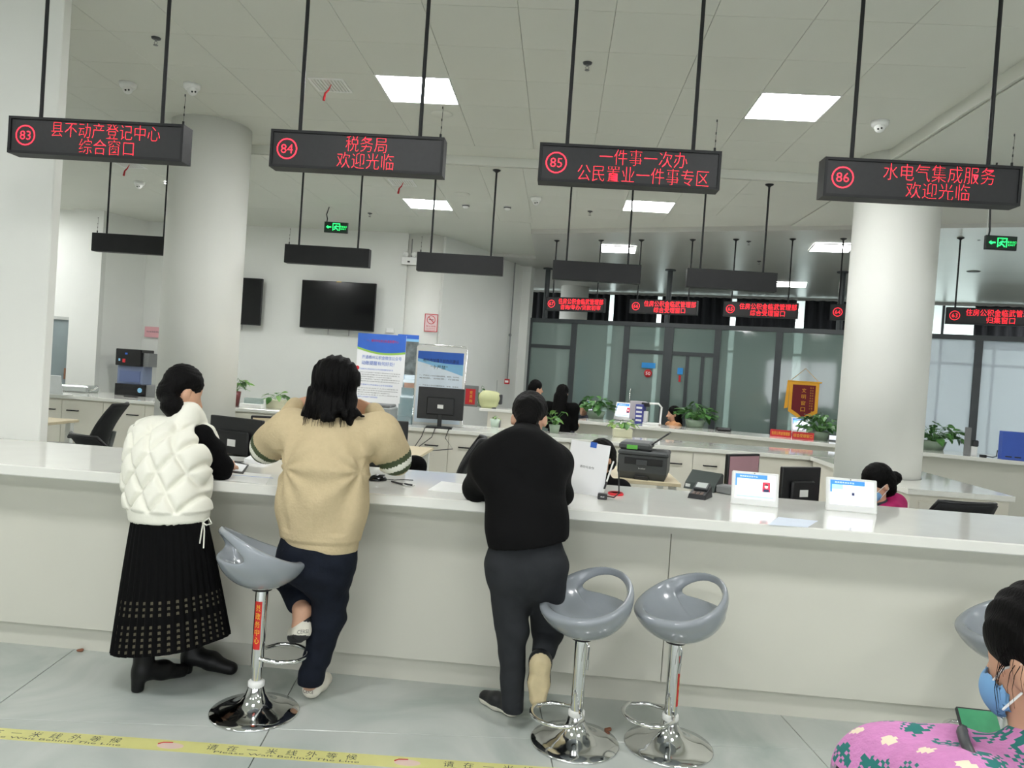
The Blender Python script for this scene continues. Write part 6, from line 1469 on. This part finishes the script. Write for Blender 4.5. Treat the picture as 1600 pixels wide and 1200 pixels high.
# ---------------------------------------------------------------- person in the pink sweater, near right corner
def woman_pink():
    hc = A3(PY(1632, 1035, 1.36)); F = frame((-.42, .85, -.3)); f2 = _n((-.45, .9, 0)); r2 = np.cross(f2, (0, 0, 1))
    nk = hc + (.0, -.03, -.15); shL = nk - r2 * .17 + (-.02, .0, -.065); shR = nk + r2 * .17 + (0, 0, -.07); ch = nk + (0, -.01, -.25); hp = nk + (0, -.04, -.56)
    elL = A3(PY(1378, 1215, 1.40)); haL = A3(PY(1552, 1305, 1.46)); elR = shR + (.05, .1, -.26); haR = A3(PY(1570, 1270, 1.47))
    org = Vector((hp[0], hp[1], 0)); z0 = 0
    knL = hp - r2 * .1 + f2 * .42; knR = hp + r2 * .1 + f2 * .42; anL = np.array((knL[0], knL[1], .07)) + f2 * .03; anR = np.array((knR[0], knR[1], .07)) + f2 * .03
    lo, hi = box_of([hc, hp, elL, haL, haR, elR, knL, anL, anR, knR, shL, shR], .16); lo[2] = 0
    s = SDF(lo, hi, .0075, .03); head(s, hc, F, 1.0)
    s.cone(nk - (0, 0, .03), hc - (0, .01, .03), .052, .048); s.cone(hp, ch, .12, .12); s.cone(ch, nk, .11, .05); s.cone(shL, shR, .05)
    s.cone(shL, elL, .042, .036); s.cone(elL, haL, .034, .024); s.cone(shR, elR, .042, .036); s.cone(elR, haR, .034, .024)
    hand(s, haL, (.1, .6, .3), (.6, .3, .1), -1, .5, .95); hand(s, haR, (-.1, .6, .2), (-.6, .3, .1), 1, .5, .95)
    for a, kn, an in ((-.09, knL, anL), (.09, knR, anR)): s.cone(hp + r2 * a, kn, .09, .065); s.cone(kn, an, .058, .04); s.cone(an, an + f2 * .14 - (0, 0, .02), .04, .035)
    body = part_obj(s, 'person', 'skin', None, org); body.location = org; tag(body, 'seated person in a pink patterned sweater and mask looking at a phone', 'person'); eyes(body, org, hc, F)
    s = SDF(lo - .04, hi + .04, .008, .045)
    s.cone(hp - (0, 0, .02), ch, .165, .17); s.cone(ch, nk - (0, 0, .06), .165, .1); s.cone(shL, shR, .082); s.cone(nk - (0, 0, .05), nk + (0, 0, .0), .078, .066, k=.02)
    s.cone(A3(PY(1490, 1186, 1.38)), A3(PY(1430, 1194, 1.39)), .058, .066); s.cone(shL, elL, .085, .075); s.cone(elL, haL + (elL - haL) * .2, .072, .048); s.cone(shR, elR, .085, .072); s.cone(elR, haR + (elR - haR) * .2, .07, .048)
    rr = np.random.RandomState(5)
    ax = _n(elL - shL); u1 = _n(np.cross(ax, (0, 0, 1))); u2 = np.cross(u1, ax); Lx = np.linalg.norm(elL - shL)
    def mf(c):
        d = c - shL; a = d @ ax / .05; b = np.arctan2(d @ u1, d @ u2) * 1.7
        # leaf sprigs and cream patches knitted on the sleeve and back
        m = np.zeros(len(c), int)
        ca, cb = np.floor(a / 1.5), np.floor(b / 1.15); fa = a / 1.5 - ca - .5; fb = b / 1.15 - cb - .5
        th = (ca * 1.7 + cb * 2.3); x = fa * np.cos(th) - fb * np.sin(th); y = fa * np.sin(th) + fb * np.cos(th)
        stem = (np.abs(y) < .05) & (np.abs(x) < .42); lf = (np.abs(np.abs(y) - .18 - .25 * (x + .2) * 0) < .14 * (1 - (x * 2.2) ** 2)) & (np.abs(np.sin(x * 22)) > .45)
        on = ((ca * 3 + cb * 5) % 3) != 1
        m = np.where((stem | lf) & on, 1, m); m = np.where((~on) & (x * x + y * y < .04), 2, m)
        low = (d @ ax > Lx * .62) & (d @ u2 < .02) ; m = np.where(low & (np.sin(a * 5) * np.sin(b * 6) > .1), 3, np.where(low, 4, m))
        return m
    mm('knit_cream', (226, 214, 188), .9); mm('knit_black', (34, 30, 34), .9); mm('knit_grey', (150, 136, 148), .9)
    part_obj(s, 'sweater', ['pink_knit', 'teal', 'knit_cream', 'knit_black', 'knit_grey'], body, org, 1, folds(.003, 30, 20, 2), mf)
    q = [nk - r2 * .1 + (0, -.06, -.02), nk - r2 * .115 + (0, -.0, .03), nk - r2 * .12 + f2 * .07 + (0, 0, .0), nk - r2 * .11 + f2 * .13 + (0, 0, -.15)]
    b = MB()
    pts = [A3(PY(u, v, y)) for u, v, y in ((1548, 1260, 1.22), (1534, 1215, 1.24), (1520, 1185, 1.26), (1508, 1160, 1.29), (1503, 1144, 1.34), (1505, 1140, 1.4))]
    b.tube([Vector(p) - org for p in pts], .009, n=8); b.build('bag_strap', 'dark_grey', body)
    s = SDF(lo, hi, .011, .035)
    for a, kn, an in ((-.09, knL, anL), (.09, knR, anR)): s.cone(hp + r2 * a, kn, .105, .08); s.cone(kn, an + (0, 0, .03), .075, .058)
    part_obj(s, 'trousers', 'jeans', body, org, 1)
    for an in (anL, anR): shoe_obj(body, org, np.array((an[0], an[1], 0)) - f2 * .05, f2, 'shoe_white', 'sole_dark')
    s = SDF(*box_of([hc], .22), .005, .02); L = lambda x, y, z: hc + F[0] * x + F[1] * y + F[2] * z
    s.ell(L(0, -.02, .042), (.09, .102, .098), F.tolist()); s.cone(L(0, -.06, .02), L(0, -.065, -.05), .076, .05); s.ell(L(0, .13, -.04), (.07, .085, .1), F.tolist(), k=.02, sub=True)
    for sx in (-1, 1): s.ell(L(sx * .1, .008, -.03), (.034, .03, .045), F.tolist(), k=.012, sub=True)
    s.cone(L(0, -.1, .05), L(.0, -.16, .05), .05, .04); s.warp(lambda x, y, z: .0022 * np.sin(210 * x + 90 * z + 30 * y))
    hr = part_obj(s, 'hair', 'hair', body, org, 1); rr = random.Random(9); R = []
    for i in range(14):
        t0 = L(-.086, rr.uniform(-.05, .02), rr.uniform(.0, .07)); j = rr.uniform(.4, 1); R.append([t0, t0 - F[0] * .012 * j + F[1] * .01 * j - F[2] * .02 * j, t0 - F[0] * .02 * j + F[1] * .02 * j - F[2] * .055 * j, t0 - F[0] * .022 * j + F[1] * .022 * j - F[2] * .1 * j])
    strands(hr, org, R, r=.0008)
    mask(body, hc, F, org)
    # phone
    c = A3(PY(1537, 1150, 1.47)); t = thing('phone', 'phone with a green screen held by the person in pink', 'phone', c, math.radians(8))
    T = Matrix.Rotation(math.radians(-38), 4, 'X') @ Matrix.Rotation(math.radians(4), 4, 'Y')
    MB().box((-.04, 0, -.11), (.04, .009, .05), b=.004, mat=T).build('body', 'black_plastic', t); MB().box((-.037, -.001, -.106), (.037, 0, .046), mat=T).build('screen', mk('screen_green', (60, 130, 90), .3, emit=.5, var=.15, scale=20), t)
    # bench
    t = thing('waiting_bench', 'grey waiting bench under the person in pink', 'bench', (hp[0], hp[1], 0), math.atan2(-f2[0], f2[1]))
    zb = hp[2] - .11
    MB().box((-.6, -.25, zb - .05), (.5, .25, zb), b=.015).build('seat', 'grey_plastic', t)
    for x in (-.5, .4):
        for y in (-.2, .2): MB().cyl((x, y, 0), (x, y, zb - .05), .02, n=10).build('leg', 'chrome', t)
woman_pink()
bpy.data.objects.remove(_fo)
